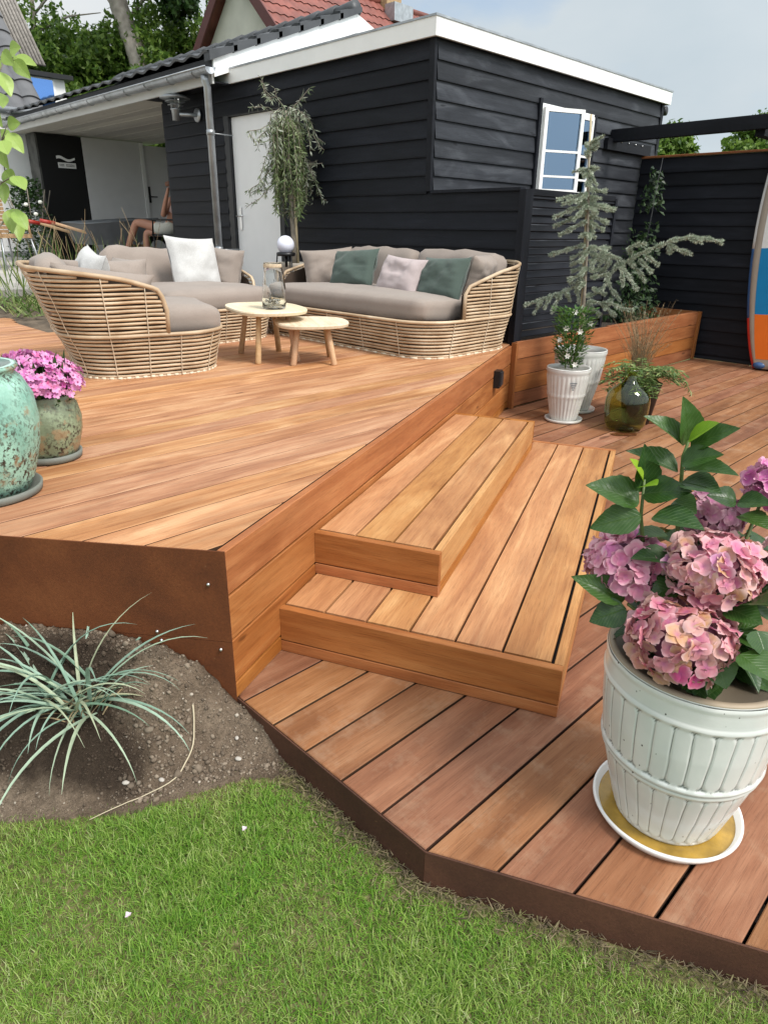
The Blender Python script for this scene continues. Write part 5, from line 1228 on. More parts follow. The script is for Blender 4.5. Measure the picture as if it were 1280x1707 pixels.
# florets
def floret(seed, cup):
    rg = random.Random(seed); m = MB()
    for q in range(4):
        a = q*pi/2+rg.uniform(-.15, .15); d = Vector((cos(a), sin(a), 0)); s = Vector((-sin(a), cos(a), 0)); L_ = rg.uniform(.020, .025); w_ = rg.uniform(.0115, .014); V = []; F = []
        for i in range(5):
            u = i/4; hw_ = w_*sin(pi*min(1, .10+u*.78))**.6*(1 if u < .95 else .62)
            for j in (-1, 0, 1):
                V.append(d*(L_*u*(1 if j else 1.04))+s*(hw_*j)+Vector((0, 0, cup*L_*(u**1.5)+.25*hw_*abs(j)*(1 if q % 2 else .6)-.006*u*u*rg.uniform(0, 1.6))))
        for i in range(4):
            for j in range(2): k = i*3+j; F.append((k, k+1, k+4, k+3))
        m.add(V, F)
    return m
def head(parent, c, rad, mat, N, seed, label):
    rg = random.Random(seed)
    FM = []
    for k in range(4):
        me = floret(seed*10+k, rg.uniform(-.05, .55)).mesh('floret'); me.materials.append(mat); FM.append(me)
    core = MB(); core.sphere((0, 0, 0), 1, 16, 10, tuple(r*.68 for r in rad)); o = part('flower_head', core, m_plain('flower_core', tuple(x for x in (.22, .09, .16)), .8), parent, c, label=label)
    back = MB()
    for i in range(N):
        z = 1-1.75*(i+.5)/N; a = i*2.39996; s = sqrt(max(0, 1-z*z)); d = Vector((s*cos(a), s*sin(a), z))
        d = (d+Vector((rg.uniform(-.14, .14), rg.uniform(-.14, .14), rg.uniform(-.1, .1)))).normalized()
        p = Vector((d.x*rad[0], d.y*rad[1], d.z*rad[2]))*rg.uniform(.86, 1.03)
        nn3 = (Vector((d.x/rad[0], d.y/rad[1], d.z/rad[2])).normalized()+Vector((rg.uniform(-.75, .75), rg.uniform(-.75, .75), rg.uniform(-.6, .7)))).normalized()
        e = nn3.to_track_quat('Z', 'Y').to_euler(); e.rotate_axis('Z', rg.uniform(0, 6.28)); s_ = rg.uniform(.78, 1.08)*(min(rad)/.07)**.35
        fm = rg.choice(FM)
        if d.x*-.75+d.y*-.6+d.z*.35 > -.05: link('floret', fm, None, o, p, e, (s_, s_, s_))
        else: M4 = Matrix.Translation(p) @ e.to_matrix().to_4x4() @ Matrix.Scale(s_, 4); back.add([M4 @ v.co for v in fm.vertices], [tuple(f.vertices) for f in fm.polygons])
    if back.V: part('rear_florets', back, mat, o, kind='stuff')
    return o
def hl(p): return Vector((p[0]-HC[0], p[1]-HC[1], p[2]-.0155))
head(hy, hl((1.342, .578, .668)), (.084, .084, .072), P_A, 108, 1, 'mauve pink flower head at the left of the plant')
head(hy, hl((1.365, .405, .715)), (.092, .092, .070), P_B, 128, 2, 'broad pink flower head turning apricot at its right side')
head(hy, hl((1.275, .410, .585)), (.098, .105, .084), P_C, 150, 3, 'dusty rose flower head hanging over the pot rim')
head(hy, hl((1.489, .466, .782)), (.062, .062, .055), P_D, 60, 4, 'faded mauve flower head behind the others')
head(hy, hl((1.52, .372, .868)), (.055, .055, .045), P_E, 60, 5, 'small magenta flower head at the back right')
head(hy, hl((1.475, .292, .737)), (.06, .06, .05), P_C, 24, 6, None)
# leaves (unit leaf, x along)
def leafmesh(name, mat, curl=.16, fold=.22, n=10, serr=.0, pt=1.0):
    V = []; F = []
    for i in range(n+1):
        u = i/n; hw_ = .5*(sin(pi*u**.80)**.85)*(1-.25*u*u)*1.08+.012
        if i == n: hw_ = .006
        hw_ *= 1+(serr if i % 2 else -serr)
        for j in (-1, -.5, 0, .5, 1):
            V.append((u, hw_*j, -curl*u*u+fold*.5*abs(j)*hw_+.012*sin(u*21)*(abs(j) == .5)))
    for i in range(n):
        for j in range(4): k = i*5+j; F.append((k, k+1, k+6, k+5))
    me = MB().add(V, F).mesh(name); me.materials.append(mat); return me
def place_leaf(me, parent, b, t, wd, up=(0, 0, 1), name='leaf', twist=0.):
    b = Vector(b); t = Vector(t); x = t-b; L_ = x.length; x.normalize(); z = Vector(up); z = z-x*z.dot(x)
    if z.length < .05: z = Vector((-.7, -.7, .3)); z = z-x*z.dot(x)
    z.normalize(); z = Matrix.Rotation(twist, 3, x) @ z; y = z.cross(x); m = Matrix((x*L_, y*wd, z*L_)).transposed().to_4x4(); m.translation = b
    o = bpy.data.objects.new(name, me); COL.objects.link(o); o.matrix_basis = m; o.parent = parent; return o
LM1 = leafmesh('leaf', L_HYD, .20, .55, 14, .025); LM2 = leafmesh('leaf', L_LIME, .05, .4, 10, .02)
HL = [((1.425, .53, .94), (1.394, .525, 1.034), .055), ((1.404, .527, .941), (1.352, .576, 1.009), .05), ((1.409, .514, .943), (1.402, .443, 1.002), .05), ((1.398, .516, .957), (1.381, .474, .998), .03), ((1.404, .528, .884), (1.343, .599, .936), .05), ((1.389, .512, .896), (1.388, .419, .926), .05), ((1.377, .514, .914), (1.368, .449, .955), .045), ((1.38, .508, .871), (1.373, .433, .885), .065), ((1.353, .574, .839), (1.326, .563, .936), .05), ((1.334, .569, .87), (1.298, .577, .913), .025), ((1.325, .564, .861), (1.305, .535, .878), .03), ((1.324, .565, .824), (1.258, .637, .868), .065), ((1.344, .569, .838), (1.345, .486, .874), .055), ((1.3, .546, .808), (1.236, .614, .782), .055), ((1.308, .526, .807), (1.31, .433, .828), .07), ((1.396, .521, .822), (1.382, .472, .82), .05), ((1.289, .546, .611), (1.221, .622, .661), .05), ((1.273, .532, .601), (1.22, .579, .575), .055), ((1.442, .414, .841), (1.4, .449, .858), .04), ((1.443, .41, .838), (1.427, .354, .863), .04), ((1.445, .402, .811), (1.429, .344, .817), .06), ((1.333, .358, .656), (1.318, .291, .666), .06), ((1.256, .335, .581), (1.235, .296, .548), .055), ((1.266, .296, .605), (1.249, .231, .601), .07), ((1.342, .323, .676), (1.32, .284, .709), .06), ((1.318, .29, .638), (1.295, .255, .611), .07)]
for i, (b, t, wd) in enumerate(HL):
    lime = i in (3, 9, 10)
    place_leaf(LM2 if lime else LM1, hy, hl(b), hl(b)+(hl(t)-hl(b))*(1.35 if lime else 1.08), wd*(1.5 if lime else 1.16), Vector((-.45, -.45, .9)), twist=R(-.35, .35))
for i in range(110):        # inner leaves filling the plant
    a = R(0, 6.28); r = R(.02, .13); z = R(.47, .74); b = Vector((r*cos(a), r*sin(a), z)); t = b+Vector((cos(a)*.09, sin(a)*.09, R(-.05, .05)))
    if a > 2.7 and a < 5.0 and z > .50: continue
    place_leaf(LM1, hy, b, t, R(.05, .075), (0, 0, 1), twist=R(-.4, .4))
for i in range(46):        # low dark leaves at the rim
    a = R(0, 6.28); r = R(.06, .135); b = Vector((r*.6*cos(a), r*.6*sin(a), R(.45, .53))); place_leaf(LM1, hy, b, b+Vector((cos(a)*.085, sin(a)*.085, R(-.05, .01))), R(.05, .07), (0, 0, 1), twist=R(-.4, .4))
st = MB()
st.tube([hl((1.43, .47, .42)), hl((1.413, .504, .709)), hl((1.406, .524, .918)), hl((1.407, .519, .955))], [.006, .005, .004, .003], 7); st.tube([hl((1.41, .49, .42)), hl((1.37, .545, .65)), hl((1.346, .566, .788)), hl((1.344, .571, .87))], [.006, .005, .004, .003], 7)
for p in ((1.345, .56, .62), (1.365, .42, .66), (1.30, .43, .55), (1.48, .46, .74), (1.51, .385, .83), (1.285, .535, .606), (1.46, .30, .7)): st.tube([Vector((R(-.03, .03), R(-.03, .03), .40)), hl(p)*.6+Vector((0, 0, .18)), hl(p)], [.006, .005, .004], 6)
part('stems', st, M_STEM, hy)

# ------------------------------------------------------------------ ribbed white pots by the planter
def rib_pot(parent, h, r0, r1, k, mat=M_GLAZE2):
    m = MB(); T = [(0, r0), (h*.5, r0+(r1-r0)*.62), (h, r1)]
    zz = [h*i/30 for i in range(31)]; prof = [(interp(T, z), z) for z in zz]
    def md(q, z, i):
        d = .007*math.exp(-((z-h*.5)/.008)**2)+.006*math.exp(-((z-h*.97)/.012)**2)
        if .02 < z < h*.47 or h*.53 < z < h*.9: d += .0055*abs(sin(q*k/2))-.002
        return d
    m.lathe(prof, k*8, (0, 0, 0), md, close=True); m.lathe([(r1+.003, h), (r1, h+.008), (r1-.012, h+.008), (r1-.02, h-.03), (0, h-.035)], 40); part('pot', m, mat, parent)
    m = MB(); m.lathe([(0, h-.03), (r1-.018, h-.028)], 24, close=True); part('soil', m, M_SOILP, parent)
def saucer(c, r, label, group):
    s = thing('plant_saucer', label, 'saucer', (*c, 0), 0, group); m = MB(); m.lathe([(0, 0), (r-.012, 0), (r, .008), (r+.002, .024), (r-.005, .025), (r-.014, .01), (0, .009)], 40); part('dish', m, M_GLAZE2, s)
GP = 'white ribbed pots in front of the planter'; GS = 'white saucers in front of the planter'
c1 = (4.62, 2.68); saucer(c1, .142, 'white saucer under the front ribbed pot of white flowers', GS)
gp = thing('potted_gardenia', 'tall white ribbed pot with a small leafy bush of white flowers', 'potted plant', (*c1, .0095), 0, GP)
rib_pot(gp, .395, .098, .162, 28)
# small engraved mark on the pot face
m = MB(); q0 = atan2(-c1[1], -c1[0])+.28
for dz, hw_ in ((.02, .026), (.008, .02), (-.004, .013), (-.016, .007)):
    a = q0; rr = .171; t = Vector((-sin(a), cos(a), 0)); p = Vector((rr*cos(a), rr*sin(a), .285+dz*1.3)); m.add([p-t*hw_+Vector((0, 0, -.005)), p+t*hw_+Vector((0, 0, -.005)), p+t*hw_+Vector((0, 0, .005)), p-t*hw_+Vector((0, 0, .005))], [(0, 1, 2, 3)])
part('emblem', m, M_TRAY, gp)
m = MB()
for i in range(5): a = R(0, 6.28); m.tube([(.02*cos(a), .02*sin(a), .36), (.05*cos(a), .05*sin(a), .55), (.09*cos(a), .09*sin(a), .76)], [.006, .005, .003], 6)
part('stems', m, M_STEM, gp)
m = MB()
for i in range(1150):
    a = R(0, 6.28); z = .40+.42*R(0, 1)**.9; r = (.06+.075*min(1, max(0, (z-.40)/.2)))*sqrt(R(.05, 1))*(1+.35*noise.noise((cos(a)*2, sin(a)*2, z*9))); p = Vector((r*cos(a), r*sin(a), z)); d = Vector((cos(a)*.8, sin(a)*.8, R(-.1, 1.))).normalized(); m.leafq(p, p+d*R(.03, .05), R(.013, .022), Vector((R(-.4, .4), R(-.4, .4), 1)))
part('foliage', m, L_BUSH, gp)
for (l, z, d) in ((-.05, .70, -.12), (.05, .68, -.12), (.115, .73, -.03), (.0, .80, .02), (-.02, .50, -.1), (.04, .44, -.1), (-.09, .61, -.08)):
    rr_, nn4 = basis(*c1); c = rr_*l+nn4*d+Vector((0, 0, z))
    m = MB()
    for q in range(6): a = q*pi/3; dd = rr_*cos(a)+Vector((0, 0, sin(a))); m.leafq(c, c+dd*.024-nn4*.006, .016, -nn4)
    part('flower', m, P_WHT, gp)

c2 = (4.985, 2.805); saucer(c2, .165, 'white saucer under the conifer pot behind', GS)
cf = thing('potted_conifer', 'blue grey spreading conifer in a white ribbed pot before the slatted screen', 'potted tree', (*c2, .0095), 0, GP)
rib_pot(cf, .48, .115, .205, 32)
r_, n_ = basis(*c2)
def cp(l, z, d=0.): q = r_*l+n_*d; return Vector((q.x, q.y, z-.0095))
m = MB(); m.tube([cp(.0, .44), cp(.004, .589), cp(-.02, .806), cp(-.029, .969), cp(-.048, 1.271), cp(-.076, 1.561), cp(-.104, 1.785), cp(-.113, 1.95)], [.016, .015, .014, .013, .011, .009, .006, .003], 8); part('trunk', m, M_BARK, cf)
m = MB(); m.tube([cp(-.02, .45, .02), cp(-.041, .906, .02), cp(-.067, 1.271, .02), cp(-.128, 2.13, .02)], .008, 7); part('stake', m, M_BAMB, cf)
CB = [[(-.113, 1.937), (-.032, 1.984)], [(-.112, 1.926), (-.144, 1.948)], [(-.114, 1.894), (-.054, 1.931)], [(-.112, 1.883), (-.13, 1.883)], [(-.105, 1.774), (-.211, 1.763)], [(-.106, 1.785), (-.034, 1.779)], [(-.1, 1.741), (-.123, 1.73)], [(-.093, 1.73), (-.033, 1.674)], [(-.092, 1.674), (-.099, 1.68)], [(-.085, 1.618), (-.299, 1.572)], [(-.088, 1.64), (.038, 1.635)], [(-.082, 1.595), (-.258, 1.543)], [(-.082, 1.595), (.009, 1.584)], [(-.078, 1.561), (-.31, 1.45)], [(-.078, 1.561), (.119, 1.517)], [(-.063, 1.539), (.103, 1.505)], [(-.07, 1.493), (-.31, 1.392)], [(-.062, 1.481), (.079, 1.419)], [(-.062, 1.435), (-.254, 1.333)], [(-.055, 1.424), (.055, 1.373)], [(-.053, 1.342), (-.11, 1.324)], [(-.051, 1.342), (.001, 1.319)], [(-.048, 1.271), (-.32, 1.188)], [(-.042, 1.224), (-.154, 1.167)], [(-.036, 1.176), (-.154, 1.119)], [(-.035, 1.116), (-.136, 1.07)], [(-.029, 1.067), (-.155, 1.014)], [(-.029, 1.018), (-.139, .984)], [(-.045, 1.248), (.12, 1.245)], [(-.04, .956), (-.092, .967), (-.201, .913), (-.325, .864), (-.452, .814), (-.543, .791)], [(-.092, .967), (-.052, .843)], [(-.201, .913), (-.251, .777)], [(-.277, .898), (-.312, .801)], [(-.337, .857), (-.393, .752)], [(-.163, .921), (-.13, .853)], [(-.045, 1.248), (.036, 1.237), (.14, 1.192), (.243, 1.147), (.33, 1.208), (.441, 1.257), (.538, 1.305), (.66, 1.33), (.774, 1.326), (.88, 1.3)], [(-.016, 1.26), (-.077, 1.151)], [(.086, 1.227), (.022, 1.154), (-.007, 1.092)], [(.14, 1.192), (.051, 1.118)], [(.193, 1.158), (.281, 1.052), (.348, .963)], [(.193, 1.158), (.229, 1.075), (.247, .99)], [(.265, 1.159), (.348, 1.09), (.4, 1.02)], [(.335, 1.173), (.431, 1.092)], [(.379, 1.197), (.471, 1.141)], [(.284, 1.195), (.252, 1.253), (.319, 1.278), (.367, 1.279)], [(.518, 1.282), (.606, 1.243), (.691, 1.216)], [(.52, 1.27), (.551, 1.225)], [(.661, 1.324), (.745, 1.297)], [(.195, 1.146), (.136, 1.036), (.1, .936)], [(.143, 1.168), (.082, 1.071)], [(.112, 1.035), (.172, .951), (.238, .879)], [(-.006, 1.08), (.104, 1.095)], [(0., 1.031), (.133, 1.06)], [(-.027, 1.152), (.071, 1.155)], [(-.021, 1.201), (.093, 1.179)], [(-.003, .858), (.111, .849), (.186, .852), (.265, .818), (.34, .815)], [(.111, .849), (.224, .754)], [(0., .832), (.11, .761)], [(.181, .89), (.141, .813)], [(.022, .958), (.128, .912)], [(-.02, .895), (.053, .91), (.122, .962)], [(-.014, .845), (.03, .796)]]
def needle_branch(parent, P, rad=.017, dens=3000, tip=True):
    P = resample(P, .012); m = MB(); m.tube(P, .0035, 4); o = part('branch', m, M_BARK, parent); m = MB(); tot = 0
    nseg = len(P)-1
    if nseg < 1: return
    for k in range(nseg):
        a, b = P[k], P[k+1]; ax = (b-a).normalized(); cnt = max(3, int((b-a).length*dens*(1+.5*sin(k*.9))))
        bun = 1+.25*sin(k*.75)
        for _ in range(cnt):
            p = a.lerp(b, R(0, 1)); d = Vector((R(-1, 1), R(-1, 1), R(-1, 1))); d = (d-ax*d.dot(ax)).normalized()+ax*R(.2, .9); d.normalize()
            L_ = rad*R(.7, 1.25)*bun; s = d.cross(Vector((R(-1, 1), R(-1, 1), R(-1, 1)))).normalized()*.0021
            m.add([p-s, p+s, p+d*L_+s*.5, p+d*L_-s*.5], [(0, 1, 2, 3)])
    for _ in range(26):
        d = (Vector((R(-1, 1), R(-1, 1), R(-1, 1)))*.8+ax).normalized(); s = d.cross(Vector((0, 0, 1))).normalized()*.0016; p = P[-1]; m.add([p-s, p+s, p+d*rad+s*.4, p+d*rad-s*.4], [(0, 1, 2, 3)])
    part('needles', m, L_CON, o)
for k, br in enumerate(CB):
    d1 = R(-.1, .1); small = len(br) == 2
    P = [cp(l, z, d1*(i/(len(br)-1))) for i, (l, z) in enumerate(br)]; needle_branch(cf, P, .0205)
    if small and k < 30 and k % 2:
        P2 = [cp(br[0][0], br[0][1]-R(.0, .02), 0), cp(br[0][0]+(br[1][0]-br[0][0])*.35, br[1][1]-R(0, .03), R(.08, .2)*random.choice((-1, 1)))]; needle_branch(cf, P2, .019)

# demijohn and the plant behind it
c3 = (4.74, 2.235)
bt = thing('demijohn_bottle', 'dark green glass demijohn bottle on the low deck', 'bottle', (*c3, .001))
T = [(0, .0), (.09, .0), (.125, .012), (.146, .05), (.157, .14), (.158, .215), (.148, .265), (.118, .305), (.078, .335), (.048, .362), (.038, .40), (.038, .425), (.046, .43), (.046, .443), (.036, .445)]
m = MB(); m.lathe(T+[(max(0, r-.006), z) for r, z in T[::-1][1:-1]]+[(0, .008)], 48); part('glass', m, M_BOTTLE, bt)
c4 = (4.99, 2.27)
fp = thing('potted_fern_shrub', 'pale green leafy plant in a black tapered pot behind the demijohn', 'potted plant', (*c4, 0))
m = MB(); m.lathe([(0, 0), (.10, 0), (.15, .30), (.155, .31), (.14, .31), (.13, .27), (0, .27)], 32); part('pot', m, M_METB, fp)
m = MB(); sm_ = MB()
for i in range(46):
    a = R(0, 6.28); ln = R(.14, .27); e = Vector((cos(a)*ln, sin(a)*ln, R(.34, .52)-ln*.25)); s = Vector((R(-.03, .03), R(-.03, .03), .28)); mid = s.lerp(e, .55)+Vector((0, 0, .07)); P = resample([s, mid, e, e+Vector((cos(a)*.05, sin(a)*.05, -.04))], .02); sm_.tube(P, .002, 4)
    for k, p in enumerate(P[2:]):
        for s2 in (-1, 1): d = Vector((cos(a+s2*1.1), sin(a+s2*1.1), R(-.5, .15))); m.leafq(p, p+d*R(.035, .06), R(.014, .024), Vector((R(-.3, .3), R(-.3, .3), 1)))
P = resample([Vector((-.02, -.05, .3)), Vector((.1, -.14, .42)), Vector((.17, -.24, .36)), Vector((.2, -.31, .24))], .02)   # trailing shoot on the right
sm_.tube(P, .0025, 4)
for p in P:
    for _ in range(3): d = Vector((R(-1, 1), R(-1, 1), R(-.8, .3))).normalized(); m.leafq(p, p+d*R(.03, .05), .011, Vector((0, 0, 1)))
part('stems', sm_, M_STEM, fp); part('foliage', m, L_FERN, fp)
c5 = (5.30, 2.45)
wg = thing('wispy_grass_plant', 'wispy brown ornamental grass rising behind the leafy black pot', 'potted plant', (*c5, 0))
m = MB(); m.lathe([(0, 0), (.09, 0), (.12, .24), (.10, .24), (0, .22)], 24); part('pot', m, M_METB, wg)
m = MB()
for i in range(190):
    a = R(0, 6.28); ln = R(.05, .26); h = R(.5, .88); s = Vector((R(-.04, .04), R(-.04, .04), .22)); e = Vector((cos(a)*ln, sin(a)*ln, h)); mid = s.lerp(e, .5)+Vector((0, 0, .08)); m.tube([s, mid, e], [.0013, .0011, .0007], 3, False)
    for _ in range(7): p = mid.lerp(e, R(.3, 1)); m.leafq(p, p+Vector((R(-1, 1), R(-1, 1), R(0, 1))).normalized()*R(.012, .025), .003, Vector((0, 0, 1)))
part('wisps', m, L_DRY, wg)
# climber in the corner
vn = thing('climbing_vine', 'dark leafy climber on thin canes in the corner of the black fence', 'climbing plant', (7.6, 3.75, .45))
m = MB(); lm = MB()
for i in range(2):
    x = -.05+i*.12; m.tube([(x, .05*i-.1, 0), (x+.05, .05*i-.1, .9), (x+.12, .05*i-.1, 1.75-.1*abs(i-2))], .003, 5)
for i in range(1300):
    h = R(0, 1)**1.9*1.7; wd = .34*(1-h/1.9)+.03; a = R(-1, 1); p = Vector((a*wd+.12*h, R(-.2, .15)*(1-h/2.2), h+.02)); 
    if noise.noise((p.x*5, p.z*3.4, 3))*1.2 < -.45+h*.22: continue
    d = Vector((R(-1, 1), R(-1, .2), R(-1, .4))).normalized(); lm.leafq(p, p+d*R(.05, .085), R(.03, .05), Vector((R(-.5, .5), -1, .5)))
part('canes', m, M_BLACKP, vn); part('foliage', lm, L_VINE, vn)
# wet stains on the deck boards
for c, rx, ry in (((5.06, 2.20), .09, .05), ((4.60, 2.16), .10, .05)):
    m = MB(); P = []
    for i in range(22): q = 2*pi*i/22; f = 1+.28*noise.noise((cos(q)*1.6+c[0], sin(q)*1.6, 2)); P.append((rx*f*cos(q), ry*f*sin(q), 0))
    m.add(P, [tuple(range(22))]); o = part('wet_patch', m, M_STAIN, None, (*c, .0035), (0, 0, radians(-40))); tag(o, 'dark wet patch on the boards '+('right of the demijohn' if c[0] > 5 else 'in front of the demijohn'), 'water stain', 'wet patches on the low deck')

# ------------------------------------------------------------------ paddle board
pb = thing('paddle_board', 'white, blue and orange paddle board standing on end against the black fence', 'paddle board', (8.13, 2.27, .02), 0)
def pw(z): return .40*max(0., sin(pi*min(1, .055+z/3.1*.98)))**.48
Hh = 3.05
def outline(z0, z1, s=1., n=24):
    zz = [z0+(z1-z0)*i/n for i in range(n+1)]; return zz
def bandm(z0, z1, xf, sc=1., rail=False):
    m = MB(); V = []; F = []; n = 26
    for i in range(n+1):
        z = z0+(z1-z0)*i/n; w_ = pw(z)*sc
        for j in range(9): u = -1+2*j/8; V.append((xf, w_*u, z))
    for i in range(n):
        for j in range(8): a = i*9+j; F.append((a, a+1, a+10, a+9)[::-1])
    return m.add(V, F, False)
lean = radians(3)
for nm, z0, z1, mt in (('deck_stripe', .10, .56, M_SO), ('deck_stripe', .56, 1.22, M_SB), ('deck_stripe', 1.22, 2.95, M_SW)):
    part(nm, bandm(z0, z1, -.066, .80), mt, pb, (0, 0, 0), (radians(-2.6), lean, 0))
body = MB(); V = []; F = []; n = 60; sec = [(-.062, .86), (-.055, .95), (-.03, 1.), (.03, 1.), (.055, .95), (.062, .86)]
ring = [(x, s) for x, s in sec]+[(x, -s) for x, s in sec[::-1]]; k = len(ring)
for i in range(n+1):
    z = Hh*i/n; w_ = max(.02, pw(z))
    for x, s in ring: V.append((x, w_*s, z))
for i in range(n):
    for j in range(k): a = i*k+j; b = i*k+(j+1) % k; F.append((a, b, b+k, a+k))
F += [tuple(range(k-1, -1, -1)), tuple(range(n*k, (n+1)*k))]
part('board_body', body.add(V, F), M_SG, pb, (0, 0, 0), (radians(-2.6), lean, 0))
for z0, z1, mt in ((.0, .52, M_SR), (.52, 1.22, M_SNB), (1.22, 3.0, M_SW)):
    for s in (-1, 1):
        m = MB(); m.tube([(.0, s*(max(.02, pw(z0+(z1-z0)*i/20))+.004), z0+(z1-z0)*i/20) for i in range(21)], .030, 8); part('rail', m, mt, pb, (0, 0, 0), (radians(-2.6), lean, 0))
m = MB(); m.sphere((-.03, .13, .03), .06, 12, 8, (1, 1.2, .7)); part('tail_pad', m, M_SNB, pb)

# ------------------------------------------------------------------ blue grass clump
bgc = (.515, 1.735); bz = soil_z(*bgc)
bg_ = thing('blue_grass_clump', 'blue green strappy grass clump on the bare soil before the rusty panel', 'plant', (*bgc, bz-.01))
rg = random.Random(12)
def strap(b, az_, ln, el, droop, wd):
    d = Vector((cos(az_), sin(az_), 0)); s = Vector((-sin(az_), cos(az_), 0)); V = []; F = []; n = 11; tw_ = rg.uniform(-.06, .06); p = Vector(b); e = el
    for i in range(n+1):
        u = i/n; w_ = wd*(.55+.45*min(1, u*4))*(1-u**2.2)+.0004; up = Vector((-cos(az_)*sin(e), -sin(az_)*sin(e), cos(e)))
        V += [p+s*w_/2+up*w_*.3, p, p-s*w_/2+up*w_*.3]; s = (s+d*tw_).normalized(); st_ = ln/n; p = p+d*cos(e)*st_+Vector((0, 0, sin(e)*st_)); e -= droop/n*(.4+1.2*u)
    for i in range(n):
        for j in range(2): k = 3*i+j; F.append((k, k+1, k+4, k+3))
    return MB().add(V, F)
for i in range(92):
    az_ = rg.uniform(0, 6.28); el = rg.uniform(.25, 1.3); 
    if rg.random() < .3: az_ = rg.choice((rg.uniform(-1.1, -.2), rg.uniform(2., 2.8)))
    cxo = rg.choice((0, 0, 0, -.10)); b = (rg.gauss(0, .026)+cxo*.62, rg.gauss(0, .026)-cxo*.75, 0)
    part('blade', strap(b, az_, rg.uniform(.22, .43), el, rg.uniform(.9, 2.0)*(1 if el < 1 else .9), rg.uniform(.007, .0145)), L_BLUEG, bg_)
m = MB()
for i in range(26): a = rg.uniform(0, 6.28); b = (rg.gauss(0, .03), rg.gauss(0, .03), 0); ms_ = strap(b, a, rg.uniform(.06, .14), rg.uniform(.3, 1.2), 1., .006); m.add(ms_.V, ms_.F)
part('dry_blades', m, L_DRY, bg_)
# straw, pebbles and fallen petals
m = MB(); P = [(.755, 1.545), (.74, 1.52), (.70, 1.475), (.63, 1.445), (.54, 1.455), (.46, 1.47), (.385, 1.478)]; P = [tuple(Vector(P[max(0, i-1)])*(-.5*t+t*t-.5*t**3)+Vector(P[i])*(1-2.5*t*t+1.5*t**3)+Vector(P[i+1])*(.5*t+2*t*t-1.5*t**3)+Vector(P[min(len(P)-1, i+2)])*(-.5*t*t+.5*t**3)) for i in range(len(P)-1) for t in (0, .25, .5, .75)]; m.tube([(x, y, soil_z(x, y)+.010) for x, y in P], [.0028-.0018*i/len(P) for i in range(len(P))], 6); tag(part('straw', m, m_plain('pale_straw', (.46, .39, .27), .7)), 'long pale curved straw lying on the soil at the lawn border', 'straw')
for i, (x, y, r) in enumerate(((.225, 1.72, .012), (.245, 1.70, .010), (.60, 1.47, .008), (.83, 1.44, .007), (.80, 1.39, .009), (.52, 1.52, .009), (1.20, .045, .012), (1.26, .0, .007))):
    m = MB(); m.sphere((0, 0, 0), r, 10, 7, (1.2, .85, .6)); z = soil_z(x, y) if y > 1.2 else -.098; o = part('pebble', m, M_PEB, None, (x, y, z+r*.4), (0, 0, R(0, 3))); tag(o, ['pale pebble at the far left of the bare soil', 'smaller pale pebble just right of the far left one', 'pale pebble in the middle of the stony soil', 'small white pebble near the lawn at the right of the soil', 'pale pebble close to the low deck corner on the soil', 'pale pebble under the tips of the blue grass', 'pale stone against the steel edging at bottom right', 'tiny pale stone right of the one by the steel edging'][i], 'pebble', 'pale pebbles')
for (x, y, lab) in ((.345, 1.135, 'small fallen pale pink flower in the middle of the lawn'), (.665, 1.155, 'small fallen white flower on the lawn near the soil')):
    m = MB()
    for q in range(4): a = q*1.5708+.3*x; m.leafq((0, 0, 0), (.008*cos(a), .008*sin(a), .003+.004*(q % 2)), .0095, Vector((0, 0, 1)))
    tag(part('fallen_flower', m, m_plain('pale_pink_petal', (.58, .47, .52), .7), None, (x, y, -.072)), lab, 'fallen flower', 'fallen flowers')

# ------------------------------------------------------------------ left foreground shrub
ls = thing('leafy_shrub', 'tall shrub with light green leaves reaching in at the left edge', 'shrub', (.34, 2.08, .15))
def ll(p): return Vector((p[0]-.34, p[1]-2.08, p[2]-.15))
SL = [((.634, 1.791, 1.696), (.642, 1.756, 1.697)), ((.643, 1.835, 1.693), (.639, 1.805, 1.67)), ((.6, 1.74, 1.679), (.605, 1.706, 1.653)), ((.651, 1.822, 1.688), (.68, 1.779, 1.675)), ((.643, 1.802, 1.679), (.656, 1.765, 1.644)), ((.592, 1.75, 1.644), (.596, 1.717, 1.599)), ((.62, 1.856, 1.621), (.612, 1.827, 1.59)), ((.599, 1.779, 1.552), (.611, 1.743, 1.552)), ((.595, 1.777, 1.534), (.609, 1.74, 1.496)), ((.608, 1.861, 1.549), (.603, 1.831, 1.524)), ((.573, 1.758, 1.516), (.571, 1.727, 1.49)), ((.586, 1.818, 1.506), (.585, 1.787, 1.463)), ((.597, 1.843, 1.464), (.602, 1.81, 1.433)), ((.582, 1.746, 1.448), (.59, 1.711, 1.422)), ((.587, 1.851, 1.442), (.578, 1.823, 1.395)), ((.578, 1.814, 1.379), (.571, 1.784, 1.332)), ((.575, 1.762, 1.378), (.585, 1.727, 1.341)), ((.615, 1.86, 1.36), (.598, 1.834, 1.315)), ((.567, 1.78, 1.379), (.592, 1.74, 1.354)), ((.589, 1.789, 1.677), (.59, 1.757, 1.638)), ((.599, 1.86, 1.589), (.601, 1.828, 1.551)), ((.545, 1.762, 1.502), (.546, 1.731, 1.461)), ((.554, 1.838, 1.416), (.555, 1.806, 1.375))]
LM3 = leafmesh('leaf', L_LILAC, .10, .25, 10)
for b, t in SL: place_leaf(LM3, ls, ll(b), ll(t), R(.026, .034), Vector((-.5, -.6, .5)), twist=R(-.6, .6))
for i in range(90):
    h = R(.6, 1.75); a = R(1.2, 5.2); r = R(.03, .16); b = Vector((.02+r*cos(a)-.05, r*sin(a)-.05, h)); place_leaf(LM3, ls, b, b+Vector((cos(a)*.05, sin(a)*.05, -.03)), .035, (0, 0, 1))
